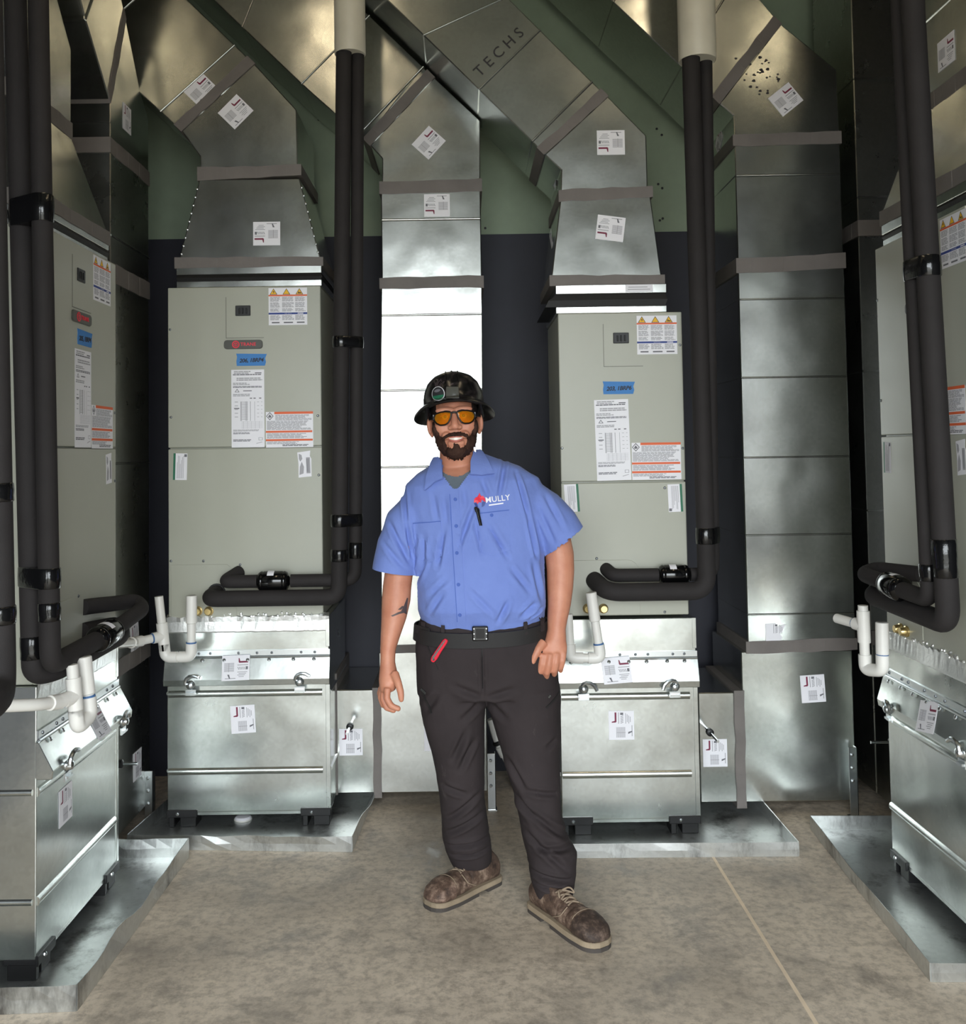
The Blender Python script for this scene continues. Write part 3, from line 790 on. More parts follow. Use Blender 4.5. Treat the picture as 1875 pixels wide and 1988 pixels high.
# --- supply duct of the shorter air handler
t = thing('supply_duct', 'diagonal duct stamped with black lettering above the shorter air handler', 'duct', (0.62, 4.3, 2.162))
v0, v1 = 4.055, 4.55
collar(BACK, 0.395, 0.862, v0, v1, (2.162, 2.190, 2.244, 2.282), t, 0.05)
inst('flange_label', label_mesh('flange_label', 0.115, 0.032, [('r', 0.08, 0.3, 0.9, 0.4, 1), ('r', 0.1, 0.6, 0.8, 0.7, 1)], ['white', 'grey_ink']), BACK.place(*[(0.747, 2.247)[0], v0 - 0.001, 2.264]), t)
htape(BACK, 0.374, 0.852, 2.278, 2.322, 2.280, 2.320, v0, v1, t)
frustum(BACK, (0.378, 0.842, v0, v1), 2.31, (0.425, 0.805, v0 + 0.01, v1), 2.66, t)
htape(BACK, 0.420, 0.812, 2.640, 2.690, 2.652, 2.702, v0 + 0.01, v1, t)
lo = [(0.361, 2.842), (0.308, 2.9), (0.086, 3.127), (-0.129, 3.366)]
hi = [(0.633, 3.088), (0.568, 3.153), (0.351, 3.381), (0.213, 3.527)]
lo[3] = beyond(lo[1], lo[2], lo[3][1]); hi[3] = beyond(hi[1], hi[2], hi[3][1])
section(BACK, [(0.426, 2.68), (0.794, 2.69), (0.793, 2.917), hi[0], lo[0], (0.43, 2.775)], v0 + 0.008, v1, t, 'elbow')
tape(BACK, [lo[0], (0.331, 2.873), (0.603, 3.119), hi[0]], v0 + 0.008, v1, t)
for k in range(3):
    section(BACK, [lo[k], hi[k], hi[k + 1], lo[k + 1]], v0 + 0.010, v1, t)
    seam(BACK, lo[k + 1], hi[k + 1], v0 + 0.010, t)
section(BACK, [lo[3], hi[3], beyond(hi[1], hi[2], ZTOP), beyond(lo[1], lo[2], ZTOP)], v0 + 0.010, v1, t)
me = text_mesh('TECHS', 0.066, 0.0004, 0, 1.55); me.materials.clear(); me.materials.append(M['ink'])
c_ = (0.174, 3.286)
inst('stamped_lettering', me, BACK.place(c_[0], v0 + 0.0092, c_[1], radians(43.5)), t)
sticker(BACK, *(0.642, 2.889), v0 + 0.008, 90, t)
sticker(BACK, *(0.632, 2.521), v0 + 0.005, 82, t, 1.0, None, -1.6)
sticker(RIGHT, -4.28, 2.80, 0.423, 60, t, 0.8)
sticker(RIGHT, -4.22, 2.50, 0.400, 10, t, 1.0, JOB_TORN, 7)

# --- return duct in the middle of the back wall
t = thing('return_duct', 'bright vertical duct behind the man that elbows up to the left', 'duct', (-0.15, 4.63, 0.06))
v0, v1 = 4.40, 4.865
zs = [0.70] + [z for _, z in ((-0.144, 1.522), (-0.139, 1.871), (-0.134, 2.215), (-0.132, 2.359))]
section(BACK, rect(-0.398, 0.083, 0.066, 0.69), v0, v1, t, 'plenum')
htape(BACK, -0.388, 0.080, 0.685, 0.722, 0.690, 0.725, v0, v1, t)
ua = [-0.386, -0.382, -0.378, -0.370, -0.368]; ub = [0.080, 0.082, 0.088, 0.092, 0.093]
for k in range(4):
    section(BACK, [(ua[k], zs[k]), (ub[k], zs[k]), (ub[k + 1], zs[k + 1]), (ua[k + 1], zs[k + 1])], v0, v1, t)
    if k < 3: seam(BACK, (ua[k + 1] + 0.004, zs[k + 1]), (ub[k + 1] - 0.004, zs[k + 1]), v0, t, 0.012, 0.007)
htape(BACK, -0.372, 0.097, zs[4] - 0.022, zs[4] + 0.030, zs[4] - 0.022, zs[4] + 0.034, v0, v1, t)
z5 = (-0.128, 2.654)[1]; z6 = (-0.126, 2.806)[1]
section(BACK, rect(-0.364, 0.092, zs[4], z5), v0, v1, t); seam(BACK, (-0.360, z5), (0.088, z5), v0, t, 0.014, 0.008)
section(BACK, rect(-0.364, 0.092, z5, z6), v0, v1, t)
htape(BACK, -0.368, 0.096, z6 - 0.032, z6 + 0.024, z6 - 0.026, z6 + 0.034, v0, v1, t)
lo = [(-0.41, 3.002), (-0.434, 3.024), (-0.596, 3.161), (-0.725, 3.293), (-0.997, 3.563)]
hi = [(-0.112, 3.313), (-0.159, 3.366), (-0.408, 3.61), (-0.554, 3.762), (-0.815, 4.022)]
hi[1] = beyond(hi[0], hi[2], hi[1][1])
section(BACK, [(-0.358, 2.82), (0.092, 2.827), (0.096, 3.11), hi[0], lo[0], (-0.356, 2.939)], v0, v1, t, 'elbow')
d_ = (Vector(lo[1]) - Vector(lo[0]))
tape(BACK, [lo[0], tuple(Vector(lo[0]) + Vector((-0.035, 0.036))), tuple(Vector(hi[0]) + Vector((-0.035, 0.036))), hi[0]], v0, v1, t)
section(BACK, [lo[0], hi[0], hi[1], lo[1]], v0, v1, t); seam(BACK, tuple(Vector(lo[0]) + Vector((-0.05, 0.052))), tuple(Vector(hi[0]) + Vector((-0.05, 0.052))), v0, t, 0.014, 0.009)
section(BACK, [lo[1], hi[1], beyond(hi[0], hi[2], hi[2][1]), lo[3]], v0, v1, t)
seam(BACK, lo[3], beyond(hi[0], hi[2], hi[2][1] + 0.0), v0, t)
section(BACK, [lo[3], hi[2], hi[4], lo[4]], v0, v1, t); seam(BACK, lo[4], hi[4], v0, t)
section(BACK, [lo[4], hi[4], beyond(hi[0], hi[2], ZTOP), beyond(lo[3], lo[4], ZTOP)], v0, v1, t)
sticker(BACK, *(-0.142, 3.01), v0, -43, t); sticker(BACK, *(-0.108, 2.718), v0, 90, t)
sticker(BACK, *(-0.147, 0.308), v0, 0, t)
# low link box towards the air handler, its damper rod and tape
section(BACK, rect(-0.596, -0.400, 0.066, 0.525), v0 + 0.003, v1, t, 'link_box')
tape(BACK, [(-0.428, 0.050), (-0.390, 0.050), (-0.390, 0.530), (-0.428, 0.530)], v0 - 0.002, v1, t)
obj('corner_mastic', MB().box(BACK, -0.606, -0.588, v0 - 0.003, v1, 0.060, 0.60), M['duct_tape'], t, 0.003)
sticker(BACK, *(-0.528, 0.293), v0 + 0.003, 0, t)
u_, z_ = (-0.52, 0.389); rod(BACK, u_, v0 + 0.003, z_, 0.21, t)

# --- return duct right of the man
t = thing('return_duct', 'wide grey vertical duct right of the shorter air handler, black spots at its elbow', 'duct', (1.45, 4.5, 0.05))
v0, v1 = 4.25, 4.74
section(BACK, rect(1.190, 1.672, 0.055, 0.70), v0, v1, t, 'plenum')
htape(BACK, 1.216, 1.692, 0.690, 0.745, 0.700, 0.752, v0, v1, t)
zz = [0.715] + [z for _, z in ((1.423, 0.86), (1.432, 1.204), (1.442, 1.543), (1.452, 1.894), (1.462, 2.24), (1.467, 2.396))]
for k in range(6):
    section(BACK, rect(1.221, 1.690, zz[k], zz[k + 1]), v0, v1, t)
    if k < 5: seam(BACK, (1.226, zz[k + 1]), (1.685, zz[k + 1]), v0, t, 0.010, 0.005)
htape(BACK, 1.217, 1.694, zz[6] - 0.04, zz[6] + 0.026, zz[6] - 0.026, zz[6] + 0.044, v0, v1, t)
za, zb_ = (1.432, 2.792)[1], (1.437, 2.954)[1]
section(BACK, rect(1.221, 1.688, zz[6], za), v0, v1, t); seam(BACK, (1.226, za), (1.684, za), v0, t, 0.012, 0.006)
section(BACK, rect(1.221, 1.688, za, zb_), v0, v1, t)
htape(BACK, 1.217, 1.692, zb_ - 0.030, zb_ + 0.022, zb_ - 0.024, zb_ + 0.030, v0, v1, t)
lo = [(1.16, 3.118), (0.994, 3.286), (0.695, 3.585)]
hi = [(1.442, 3.473), (1.353, 3.584)]
section(BACK, [(1.221, zb_), (1.688, zb_), (1.684, 3.264), hi[0], lo[0], (1.22, 3.064)], v0, v1, t, 'elbow')
tape(BACK, [lo[0], tuple(Vector(lo[0]) + Vector((-0.035, 0.036))), tuple(Vector(hi[0]) + Vector((-0.035, 0.036))), hi[0]], v0, v1, t)
h1 = beyond(hi[0], hi[1], 3.70)
section(BACK, [lo[0], hi[0], h1, lo[1]], v0, v1, t); seam(BACK, lo[1], h1, v0, t)
h2 = beyond(hi[0], hi[1], 4.05)
section(BACK, [lo[1], h1, h2, lo[2]], v0, v1, t); seam(BACK, lo[2], h2, v0, t)
section(BACK, [lo[2], h2, beyond(hi[0], hi[1], ZTOP), beyond(lo[1], lo[2], ZTOP)], v0, v1, t)
sticker(BACK, *(1.453, 3.132), v0, -52, t); sticker(BACK, *(1.344, 0.772), v0, 0, t, 1.0, JOB_TORN)
sticker(BACK, *(1.498, 0.537), v0, 3, t); sticker(RIGHT, -4.50, 3.03, 1.2205, -45, t, 0.9)
mb = MB(); rs = random.Random(5)
for k in range(34):
    a = rs.uniform(0, 1); b_ = rs.gauss(0, 1)
    u_ = 1.32 + 0.10 * a + 0.045 * b_ - 0.03; z_ = 3.20 + 0.10 * a - 0.055 * b_
    r_ = rs.uniform(0.003, 0.007); q_ = rs.uniform(0, 3)
    if not (3.13 + (1.30 - u_) * 0.3 < z_ < 3.36): continue
    mb.prism(BACK, [(u_ + r_ * cos(q_ + i) * (1 + 0.5 * (i % 2)), z_ + r_ * sin(q_ + i)) for i in range(6)], v0 - 0.0006, v0 + 0.001)
obj('sealant_spots', mb, M['ink'], t, kind='stuff')
section(BACK, rect(1.000, 1.186, 0.055, 0.525), v0 + 0.003, v1, t, 'link_box')
tape(BACK, [(1.155, 0.035), (1.198, 0.035), (1.198, 0.530), (1.155, 0.530)], v0 - 0.002, v1, t)
sticker(BACK, *(1.067, 0.267), v0 + 0.003, 0, t)
u_, z_ = (1.02, 0.387); rod(BACK, u_, v0 + 0.003, z_, 0.24, t)

# --- return duct along the left wall
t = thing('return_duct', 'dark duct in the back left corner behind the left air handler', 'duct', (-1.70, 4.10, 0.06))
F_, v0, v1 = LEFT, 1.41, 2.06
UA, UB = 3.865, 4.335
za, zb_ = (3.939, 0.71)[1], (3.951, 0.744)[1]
section(F_, rect(UA - 0.005, UB + 0.005, 0.066, za + 0.02), v0, v1, t, 'plenum', 'galv_shaded')
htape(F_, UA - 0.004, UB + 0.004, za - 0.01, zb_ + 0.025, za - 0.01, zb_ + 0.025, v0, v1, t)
section(F_, rect(UA, UB, za + 0.02, 1.56), v0, v1, t, 'duct_section', 'galv_shaded'); seam(F_, (UA + 0.005, 1.56), (UB - 0.005, 1.56), v0, t)
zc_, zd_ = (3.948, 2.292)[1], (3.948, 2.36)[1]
section(F_, rect(UA, UB, 1.56, zd_), v0, v1, t, 'duct_section', 'galv_shaded')
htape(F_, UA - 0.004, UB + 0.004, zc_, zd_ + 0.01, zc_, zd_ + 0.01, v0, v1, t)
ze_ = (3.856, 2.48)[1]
section(F_, rect(UA, UB, zd_, ze_), v0, v1, t, 'duct_section', 'galv_shaded'); seam(F_, (UA + 0.005, ze_), (UB - 0.005, ze_), v0, t, 0.012, 0.007)
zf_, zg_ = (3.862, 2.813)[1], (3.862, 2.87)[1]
section(F_, rect(UA, UB, ze_, zg_), v0, v1, t, 'duct_section', 'galv_shaded')
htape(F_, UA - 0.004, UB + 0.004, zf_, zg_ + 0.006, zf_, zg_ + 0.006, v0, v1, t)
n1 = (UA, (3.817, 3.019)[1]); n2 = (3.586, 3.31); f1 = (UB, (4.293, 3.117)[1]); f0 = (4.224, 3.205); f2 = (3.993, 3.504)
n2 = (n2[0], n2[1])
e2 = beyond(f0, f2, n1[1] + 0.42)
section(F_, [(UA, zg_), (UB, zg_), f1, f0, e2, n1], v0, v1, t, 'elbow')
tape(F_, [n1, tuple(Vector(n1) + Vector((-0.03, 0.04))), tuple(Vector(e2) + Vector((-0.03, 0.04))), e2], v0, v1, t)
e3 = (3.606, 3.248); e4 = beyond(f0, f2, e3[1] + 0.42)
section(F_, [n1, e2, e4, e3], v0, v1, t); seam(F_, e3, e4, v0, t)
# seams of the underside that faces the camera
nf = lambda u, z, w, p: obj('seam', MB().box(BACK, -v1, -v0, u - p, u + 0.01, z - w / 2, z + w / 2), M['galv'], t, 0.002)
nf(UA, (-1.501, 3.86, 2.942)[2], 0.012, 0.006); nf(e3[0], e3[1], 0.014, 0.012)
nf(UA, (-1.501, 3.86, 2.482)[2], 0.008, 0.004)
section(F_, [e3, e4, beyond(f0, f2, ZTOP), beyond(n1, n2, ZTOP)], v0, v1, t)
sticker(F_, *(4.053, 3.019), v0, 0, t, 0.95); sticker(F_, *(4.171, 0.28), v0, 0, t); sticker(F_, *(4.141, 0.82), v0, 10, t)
section(F_, rect(3.70, UA - 0.008, 0.066, 0.525), v0 + 0.003, v1, t, 'link_box', 'galv_shaded')
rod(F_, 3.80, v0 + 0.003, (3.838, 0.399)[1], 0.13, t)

# --- return duct along the right wall
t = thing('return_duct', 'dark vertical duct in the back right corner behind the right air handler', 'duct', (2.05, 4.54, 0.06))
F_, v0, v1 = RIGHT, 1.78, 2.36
section(F_, rect(-4.78, -4.30, 0.066, 0.72), v0, v1, t, 'plenum', 'galv_shaded')
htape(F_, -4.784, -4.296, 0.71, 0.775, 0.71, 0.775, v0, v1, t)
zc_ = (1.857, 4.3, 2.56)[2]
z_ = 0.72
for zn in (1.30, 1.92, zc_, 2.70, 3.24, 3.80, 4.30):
    section(F_, rect(-4.775, -4.305, z_, zn), v0, v1, t, 'duct_section', 'galv_shaded')
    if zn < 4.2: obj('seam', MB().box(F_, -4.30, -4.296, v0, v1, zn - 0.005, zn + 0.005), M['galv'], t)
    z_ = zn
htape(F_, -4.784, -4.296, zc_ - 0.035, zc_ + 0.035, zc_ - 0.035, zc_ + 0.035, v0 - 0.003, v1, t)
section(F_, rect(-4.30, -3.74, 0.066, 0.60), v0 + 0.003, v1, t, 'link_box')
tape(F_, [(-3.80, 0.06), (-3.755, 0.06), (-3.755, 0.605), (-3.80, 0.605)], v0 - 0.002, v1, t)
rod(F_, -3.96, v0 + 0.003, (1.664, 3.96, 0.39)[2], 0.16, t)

# --- supply ducts over the side air handlers
t = thing('supply_duct', 'duct over the left air handler, mostly hidden behind the two black pipes', 'duct', (-1.65, 3.33, 2.322))
F_, v0, v1 = LEFT, 1.34, 1.95
collar(F_, 3.03, 3.655, v0, v1, (2.322, 2.345, 2.370, 2.395), t)
htape(F_, 3.026, 3.659, 2.392, 2.440, 2.392, 2.440, v0, v1, t)
frustum(F_, (3.035, 3.650, v0, v1), 2.43, (3.13, 3.57, 1.45, v1), 2.78, t)
htape(F_, 3.126, 3.574, 2.775, 2.835, 2.775, 2.835, 1.45, v1, t)
zf = (3.514, 3.112)[1]
section(F_, [(3.13, 2.80), (3.57, 2.80), (3.57, zf), beyond((3.57, zf), (3.27, zf + 0.33), zf + 0.36), (3.13, 2.90)], 1.45, v1, t, 'elbow')
g1 = beyond((3.57, zf), (3.27, zf + 0.33), zf + 0.36); g2 = beyond((3.13, 2.90), (2.83, 3.23), 2.92)
section(F_, [(3.13, 2.90), g1, beyond((3.57, zf), (3.27, zf + 0.33), ZTOP), beyond((3.13, 2.90), (2.83, 3.23), ZTOP - 0.1)], 1.452, v1, t)
t = thing('supply_duct', 'duct over the right air handler at the top right edge', 'duct', (1.95, 3.33, 2.335))
F_, v0, v1 = RIGHT, 1.60, 2.2
collar(F_, -3.655, -3.03, v0, v1, (2.335, 2.365, 2.385, 2.425), t)
htape(F_, -3.659, -3.026, 2.420, 2.475, 2.420, 2.475, v0, v1, t)
frustum(F_, (-3.65, -3.035, v0, v1), 2.465, (-3.55, -3.05, 1.70, v1), 2.80, t)
z1_, z2_ = (-3.319, 2.834)[1], (-3.311, 2.935)[1]
htape(F_, -3.554, -3.046, 2.79, 2.85, 2.79, 2.85, 1.70, v1, t)
section(F_, rect(-3.55, -3.05, 2.82, 3.12), 1.70, v1, t, 'duct_section'); seam(F_, (-3.545, 3.12), (-3.055, 3.12), 1.70, t)
section(F_, rect(-3.55, -3.05, 3.12, ZTOP), 1.70, v1, t, 'duct_section')
sticker(F_, *(-3.321, 2.953), 1.70, -90, t)

# ------------------------------------------------------------------ perforated strut legs that hold the low plenums
def strut(x, y, h, label):
    t = thing('strut_leg', label, 'strut', (x, y, 0), 'strut legs')
    mb = MB().box(BACK, x - 0.018, x + 0.018, y, y + 0.004, 0.0, h).box(BACK, x + 0.014, x + 0.018, y, y + 0.034, 0.0, h)
    obj('leg_angle', mb, M['zinc'], t, 0.001)
    obj('leg_foot', MB().box(BACK, x - 0.018, x + 0.022, y - 0.004, y + 0.04, 0, 0.005), M['zinc'], t)
    for k in range(3): inst('bolt', SCREW_BRIGHT, BACK.place(x - 0.004, y, h - 0.03 - 0.055 * k), t)
strut(-1.393, 4.27, 0.22, 'short steel strut leg in the back left corner')
strut(0.100, 4.345, 0.25, 'steel strut leg seen between the legs of the man')
strut(1.640, 4.19, 0.30, 'perforated steel strut leg at the right duct beside the right drain pan')


# ------------------------------------------------------------------ insulated refrigerant lines
def tape_band(p, q, r, root, name='tape_band'):
    p, q = Vector(p), Vector(q); L = (q - p).length
    return obj(name, MB().lathe(p, q - p, [(0, r * 0.98), (0.003, r + 0.002), (L * 0.3, r + 0.0012), (L * 0.6, r + 0.0026), (L - 0.003, r + 0.002), (L, r * 0.98)], 20), M['gloss_tape'], root, smooth=True, angle=60)
def pair_band(a, b, ra, rb, z0, z1, root):
    """one wrap of vinyl tape round both pipes"""
    rings = []
    for z in (z0, z0 + 0.003, (z0 + z1) / 2, z1 - 0.003, z1):
        g = 0.001 if z in (z0, z1) else 0.003 + (0.001 if z == (z0 + z1) / 2 else 0)
        d = Vector((b[0] - a[0], b[1] - a[1])).normalized(); an = math.atan2(d.y, d.x)
        ring = [(a[0] + (ra + g) * cos(an + t), a[1] + (ra + g) * sin(an + t), z) for t in [pi / 2 + k * pi / 10 for k in range(11)]]
        ring += [(b[0] + (rb + g) * cos(an + t), b[1] + (rb + g) * sin(an + t), z) for t in [-pi / 2 + k * pi / 10 for k in range(11)]]
        rings.append(ring)
    return obj('tape_band', MB().loft(rings), M['gloss_tape'], root, smooth=True, angle=50)
def filter_drier(p, q, r, root, name='filter_drier'):
    p, q = Vector(p), Vector(q); L = (q - p).length
    prof = [(-0.006, 0.010), (0, r * 0.55), (0.006, r * 0.85), (0.014, r * 0.97), (0.020, r), (0.024, r * 0.95), (0.028, r),
            (L - 0.028, r), (L - 0.024, r * 0.95), (L - 0.020, r), (L - 0.014, r * 0.97), (L - 0.006, r * 0.85), (L, r * 0.55), (L + 0.006, 0.010)]
    d = obj(name, MB().lathe(p, q - p, prof, 28), M['drier'], root, smooth=True, angle=50)
    ax = (q - p).normalized(); c = p.lerp(q, 0.45)
    ref = Vector((0, 0, 1)); ref = (ref - ax * ref.dot(ax)).normalized(); sd = ax.cross(ref)
    vs, fs = [], []
    for i in range(2):
        for k in range(7):
            a = -0.9 + 1.3 * k / 6
            vs.append(c + ax * (-0.014 + 0.028 * i) + (ref * cos(a) + sd * sin(a) * -1) * (r + 0.0012))
    for k in range(6): fs.append([k, k + 1, k + 8, k + 7])
    return d, vs, fs
def add_drier(p, q, r, root):
    d, vs, fs = filter_drier(p, q, r, root)
    # paper label wrapped on top of the shell
    ax = (Vector(q) - Vector(p)).normalized()
    obj('drier_label', MB().add(vs, fs), M['white'], d)
def pipe(name, pts, r, root, fillet=0.05, mat='foam'):
    return obj(name, MB().tube(pts, r, 22, fillet), M[mat], root, smooth=True, angle=50)
def sleeve_for(p, q, rp, rq):
    """a plastic sleeve that just takes both pipes, from the given height to the ceiling"""
    p, q = Vector(p), Vector(q); d = (q - p); L = d.length; d.normalize()
    r = (L + rp + rq) / 2 + 0.004
    c = p + d * ((L + rq - rp) / 2)
    h = ZC - c.z + 0.01
    return obj('pipe_sleeve', MB().lathe(c, (0, 0, 1), [(0.004, r - 0.005), (0, r - 0.002), (0.003, r), (h, r), (h, r - 0.006)], 36), M['sleeve'], None, smooth=True, angle=40)

# back wall, left of the man
S0, S1 = Vector((-0.486, 4.08, 3.486)), Vector((-0.532, 4.08, 1.071))
L0, L1 = Vector((-0.43, 4.11, 3.499)), Vector((-0.464, 4.11, 1.12))
S0.z = L0.z = 3.5
t = thing('line_set', 'pair of black insulated pipes left of the man, tape wrapped', 'pipe', (S1.x, 4.08, 0.97))
zc = (-0.809, 4.08, 0.987)[2]; c1 = (-0.533, 4.08, 0.983); e1 = (-1.085, 4.08, 0.991)
pipe('suction_pipe', [S0, (c1[0], 4.08, zc), (e1[0], 4.08, zc), (e1[0] + 0.012, 4.205, zc + 0.01)], 0.034, t, 0.055)
obj('pipe_end_cap', MB().lathe(BACK(e1[0] + 0.01, 4.19, zc + 0.01), (0, 1, 0), [(0, 0.038), (0.008, 0.040)], 20), M['black'], t)
zl = (-0.815, 4.11, 1.054)[2]; cl = (-0.467, 4.11, 1.049); el = (-1.023, 4.11, 1.057)
d0, d1 = (-0.88, 4.11, 1.057), (-0.747, 4.11, 1.055)
pipe('liquid_pipe', [L0, (cl[0], 4.11, zl), (d1[0] + 0.008, 4.11, zl)], 0.0275, t, 0.05)
pipe('liquid_stub', [(d0[0], 4.11, zl), (el[0], 4.11, zl), (el[0] + 0.045, 4.205, zl + 0.03)], 0.0275, t, 0.03)
add_drier((d0[0], 4.11, zl), (d1[0], 4.11, zl), 0.0425, t)
at = lambda a, b, z: tuple(Vector(a).lerp(Vector(b), (z - a[2]) / (b[2] - a[2])))
def bandz(a, b, z0, z1, r, root): tape_band(at(a, b, z0), at(a, b, z1), r, root)
Sc, Lc = Vector((c1[0], 4.08, zc)), Vector((cl[0], 4.11, zl))
z0, z1 = (-0.486, 4.1, 2.034)[2], (-0.485, 4.1, 2.082)[2]
pair_band(at(S0, Sc, z0), at(L0, Lc, z0), 0.034, 0.0275, z0, z1, t)
z0, z1 = (-0.494, 4.1, 1.28)[2], (-0.493, 4.1, 1.332)[2]
pair_band(at(S0, Sc, z0), at(L0, Lc, z0), 0.034, 0.0275, z0, z1, t)
bandz(S0, Sc, (-0.536, 4.08, 1.135)[2], (-0.535, 4.08, 1.187)[2], 0.034, t)
bandz(L0, Lc, (-0.464, 4.11, 1.144)[2], (-0.463, 4.11, 1.213)[2], 0.0275, t)
s_ = sleeve_for(at(S0, Sc, (-0.464, 4.1, 3.297)[2]), at(L0, Lc, (-0.464, 4.1, 3.297)[2]), 0.034, 0.0275)
tag(s_, 'cream plastic sleeve at the top round the pipe pair left of the man', 'pipe sleeve', 'pipe sleeves')

# back wall, right of the man
S0, S1 = Vector((0.957, 3.93, 3.394)), Vector((0.973, 3.93, 1.068))
L0, L1 = Vector((1.031, 3.97, 3.412)), Vector((1.012, 3.99, 1.112))
zc = (0.758, 3.93, 1.011)[2]; c1 = (0.971, 3.93, 1.008); e1 = (0.567, 3.93, 1.014)
a_, b_ = Vector(S0), Vector((c1[0], 3.93, zc)); S0 = a_ + (b_ - a_) * ((3.42 - a_.z) / (b_.z - a_.z)); Sc = b_
zl = (0.771, 3.99, 1.071)[2]; cl = (1.011, 3.99, 1.068); el = (0.602, 3.99, 1.074)
a_, b_ = Vector(L0), Vector((cl[0], 3.99, zl)); L0 = a_ + (b_ - a_) * ((3.42 - a_.z) / (b_.z - a_.z)); Lc = b_
t = thing('line_set', 'pair of black insulated pipes right of the man', 'pipe', (Sc.x, 3.93, zc))
pipe('suction_pipe', [S0, Sc, (e1[0], 3.93, zc), (e1[0] - 0.035, 4.055, zc + 0.035)], 0.0365, t, 0.07)
d0, d1 = (0.786, 3.99, 1.073), (0.914, 3.99, 1.071)
pipe('liquid_pipe', [L0, Lc, (d1[0] + 0.003, 3.99, zl)], 0.0275, t, 0.05)
pipe('liquid_stub', [(d0[0], 3.99, zl), (el[0], 3.99, zl), (el[0] - 0.02, 4.055, zl + 0.02)], 0.0275, t, 0.03)
add_drier((d0[0], 3.99, zl), (d1[0], 3.99, zl), 0.041, t)
z0, z1 = (0.988, 3.95, 1.2)[2], (0.989, 3.95, 1.265)[2]
pair_band(at(S0, Sc, z0), at(L0, Lc, z0), 0.0365, 0.0275, z0, z1, t)
s_ = sleeve_for(at(S0, Sc, (0.99, 3.95, 3.188)[2]), at(L0, Lc, (0.99, 3.95, 3.188)[2]), 0.0365, 0.0275)
tag(s_, 'cream plastic sleeve at the top round the pipe pair right of the man', 'pipe sleeve', 'pipe sleeves')

# left wall, in front of the left air handler
t = thing('line_set', 'pair of black pipes at the left with a shiny black drier', 'pipe', (-1.27, 2.9, 0.93))
Sa, Sb = Vector((-1.362, 2.93, 2.997)), Vector((-1.305, 2.93, 1.051))
zs_ = 0.935
Sb = Sa + (Sb - Sa) * ((zs_ - Sa.z) / (Sb.z - Sa.z)); Sa = Sa + (Sa - Sb) * ((4.3 - Sa.z) / (Sa.z - Sb.z))
La, Lb = Vector((-1.265, 2.87, 2.967)), Vector((-1.227, 2.87, 1.107))
zl_ = 0.975
Lb = La + (Lb - La) * ((zl_ - La.z) / (Lb.z - La.z)); La = La + (La - Lb) * ((4.3 - La.z) / (La.z - Lb.z))
pipe('suction_pipe', [Sa, Sb, (-1.262, 3.0, zs_), (-1.245, 3.52, zs_ + 0.01), (-1.29, 3.60, zs_ + 0.03), (-1.325, 3.35, zs_ + 0.05)], 0.033, t, 0.06)
pipe('liquid_pipe', [La, Lb, (-1.212, 3.19, zl_ + 0.012)], 0.0300, t, 0.05)
pipe('liquid_stub', [(-1.205, 3.32, zl_ + 0.02), (-1.195, 3.60, zl_ + 0.05), (-1.24, 3.66, zl_ + 0.07), (-1.325, 3.36, zl_ + 0.095)], 0.0275, t, 0.035)
add_drier((-1.212, 3.185, zl_ + 0.012), (-1.204, 3.335, zl_ + 0.02), 0.0425, t)
for (p0, p1) in ((435, 385), (1137, 1100)):
    z0, z1 = (-1.301, 2.9, 2.982)[2], 0
    z0 = {435: (-1.299, 2.9, 2.289)[2], 1137: (-1.273, 2.9, 1.201)[2]}[p0]; z1 = {385: (-1.299, 2.9, 2.372)[2], 1100: (-1.273, 2.9, 1.261)[2]}[p1]
    pair_band(at(Sa, Sb, z0), at(La, Lb, z0), 0.033, 0.030, z0, z1, t)
bandz(La, Lb, (-1.229, 2.87, 1.105)[2], (-1.229, 2.87, 1.161)[2], 0.030, t)
bandz(Sa, Sb, (-1.308, 2.93, 0.983)[2], (-1.308, 2.93, 1.053)[2], 0.033, t)

# far left edge: the line set of the next unit out of frame
t = thing('line_set', 'black insulated pipe at the left edge of the photo bending to the lower left', 'pipe', (-1.22, 2.35, 0.9))
A, B = Vector((-1.17, 2.4, 2.086)), Vector((-1.145, 2.4, 1.067))
A = A + (A - B) * ((4.3 - A.z) / (A.z - B.z))
cz = (-1.075, 2.3, 1.028)[2] - 0.01
pipe('suction_pipe', [A, (B.x, B.y, cz), (B.x + 0.05, 2.26, cz), (B.x + 0.03, 1.7, cz)], 0.036, t, 0.07)
tape_band(at(A, B, (-1.149, 2.4, 1.477)[2]), at(A, B, (-1.149, 2.4, 1.524)[2]), 0.036, t)
tape_band(at(A, B, (-1.142, 2.4, 1.177)[2]), at(A, B, (-1.142, 2.4, 1.222)[2]), 0.036, t)

# right wall, in front of the right air handler
t = thing('line_set', 'pair of black pipes at the right with a drier above the white trap', 'pipe', (1.46, 2.95, 0.95))
Sa, Sb = Vector((1.412, 2.95, 2.904)), Vector((1.449, 2.95, 1.309))
zs_ = (1.446, 2.95, 1.042)[2]
Sb = Sa + (Sb - Sa) * ((zs_ - Sa.z) / (Sb.z - Sa.z)); Sa = Sa + (Sa - Sb) * ((4.3 - Sa.z) / (Sa.z - Sb.z))
zl_ = (1.427, 3.02, 1.105)[2]
La, Lb = Vector((1.404, 3.02, 2.936)), Vector((1.433, 3.02, 1.303))
Lb = La + (Lb - La) * ((zl_ - La.z) / (Lb.z - La.z)); La = La + (La - Lb) * ((4.3 - La.z) / (La.z - Lb.z))
Lb.y = 3.02
pipe('suction_pipe', [Sa, Sb, (Sb.x - 0.005, 3.50, zs_ + 0.01), (Sb.x + 0.10, 3.52, zs_ + 0.03), (1.585, 3.45, zs_ + 0.03)], 0.0345, t, 0.06)
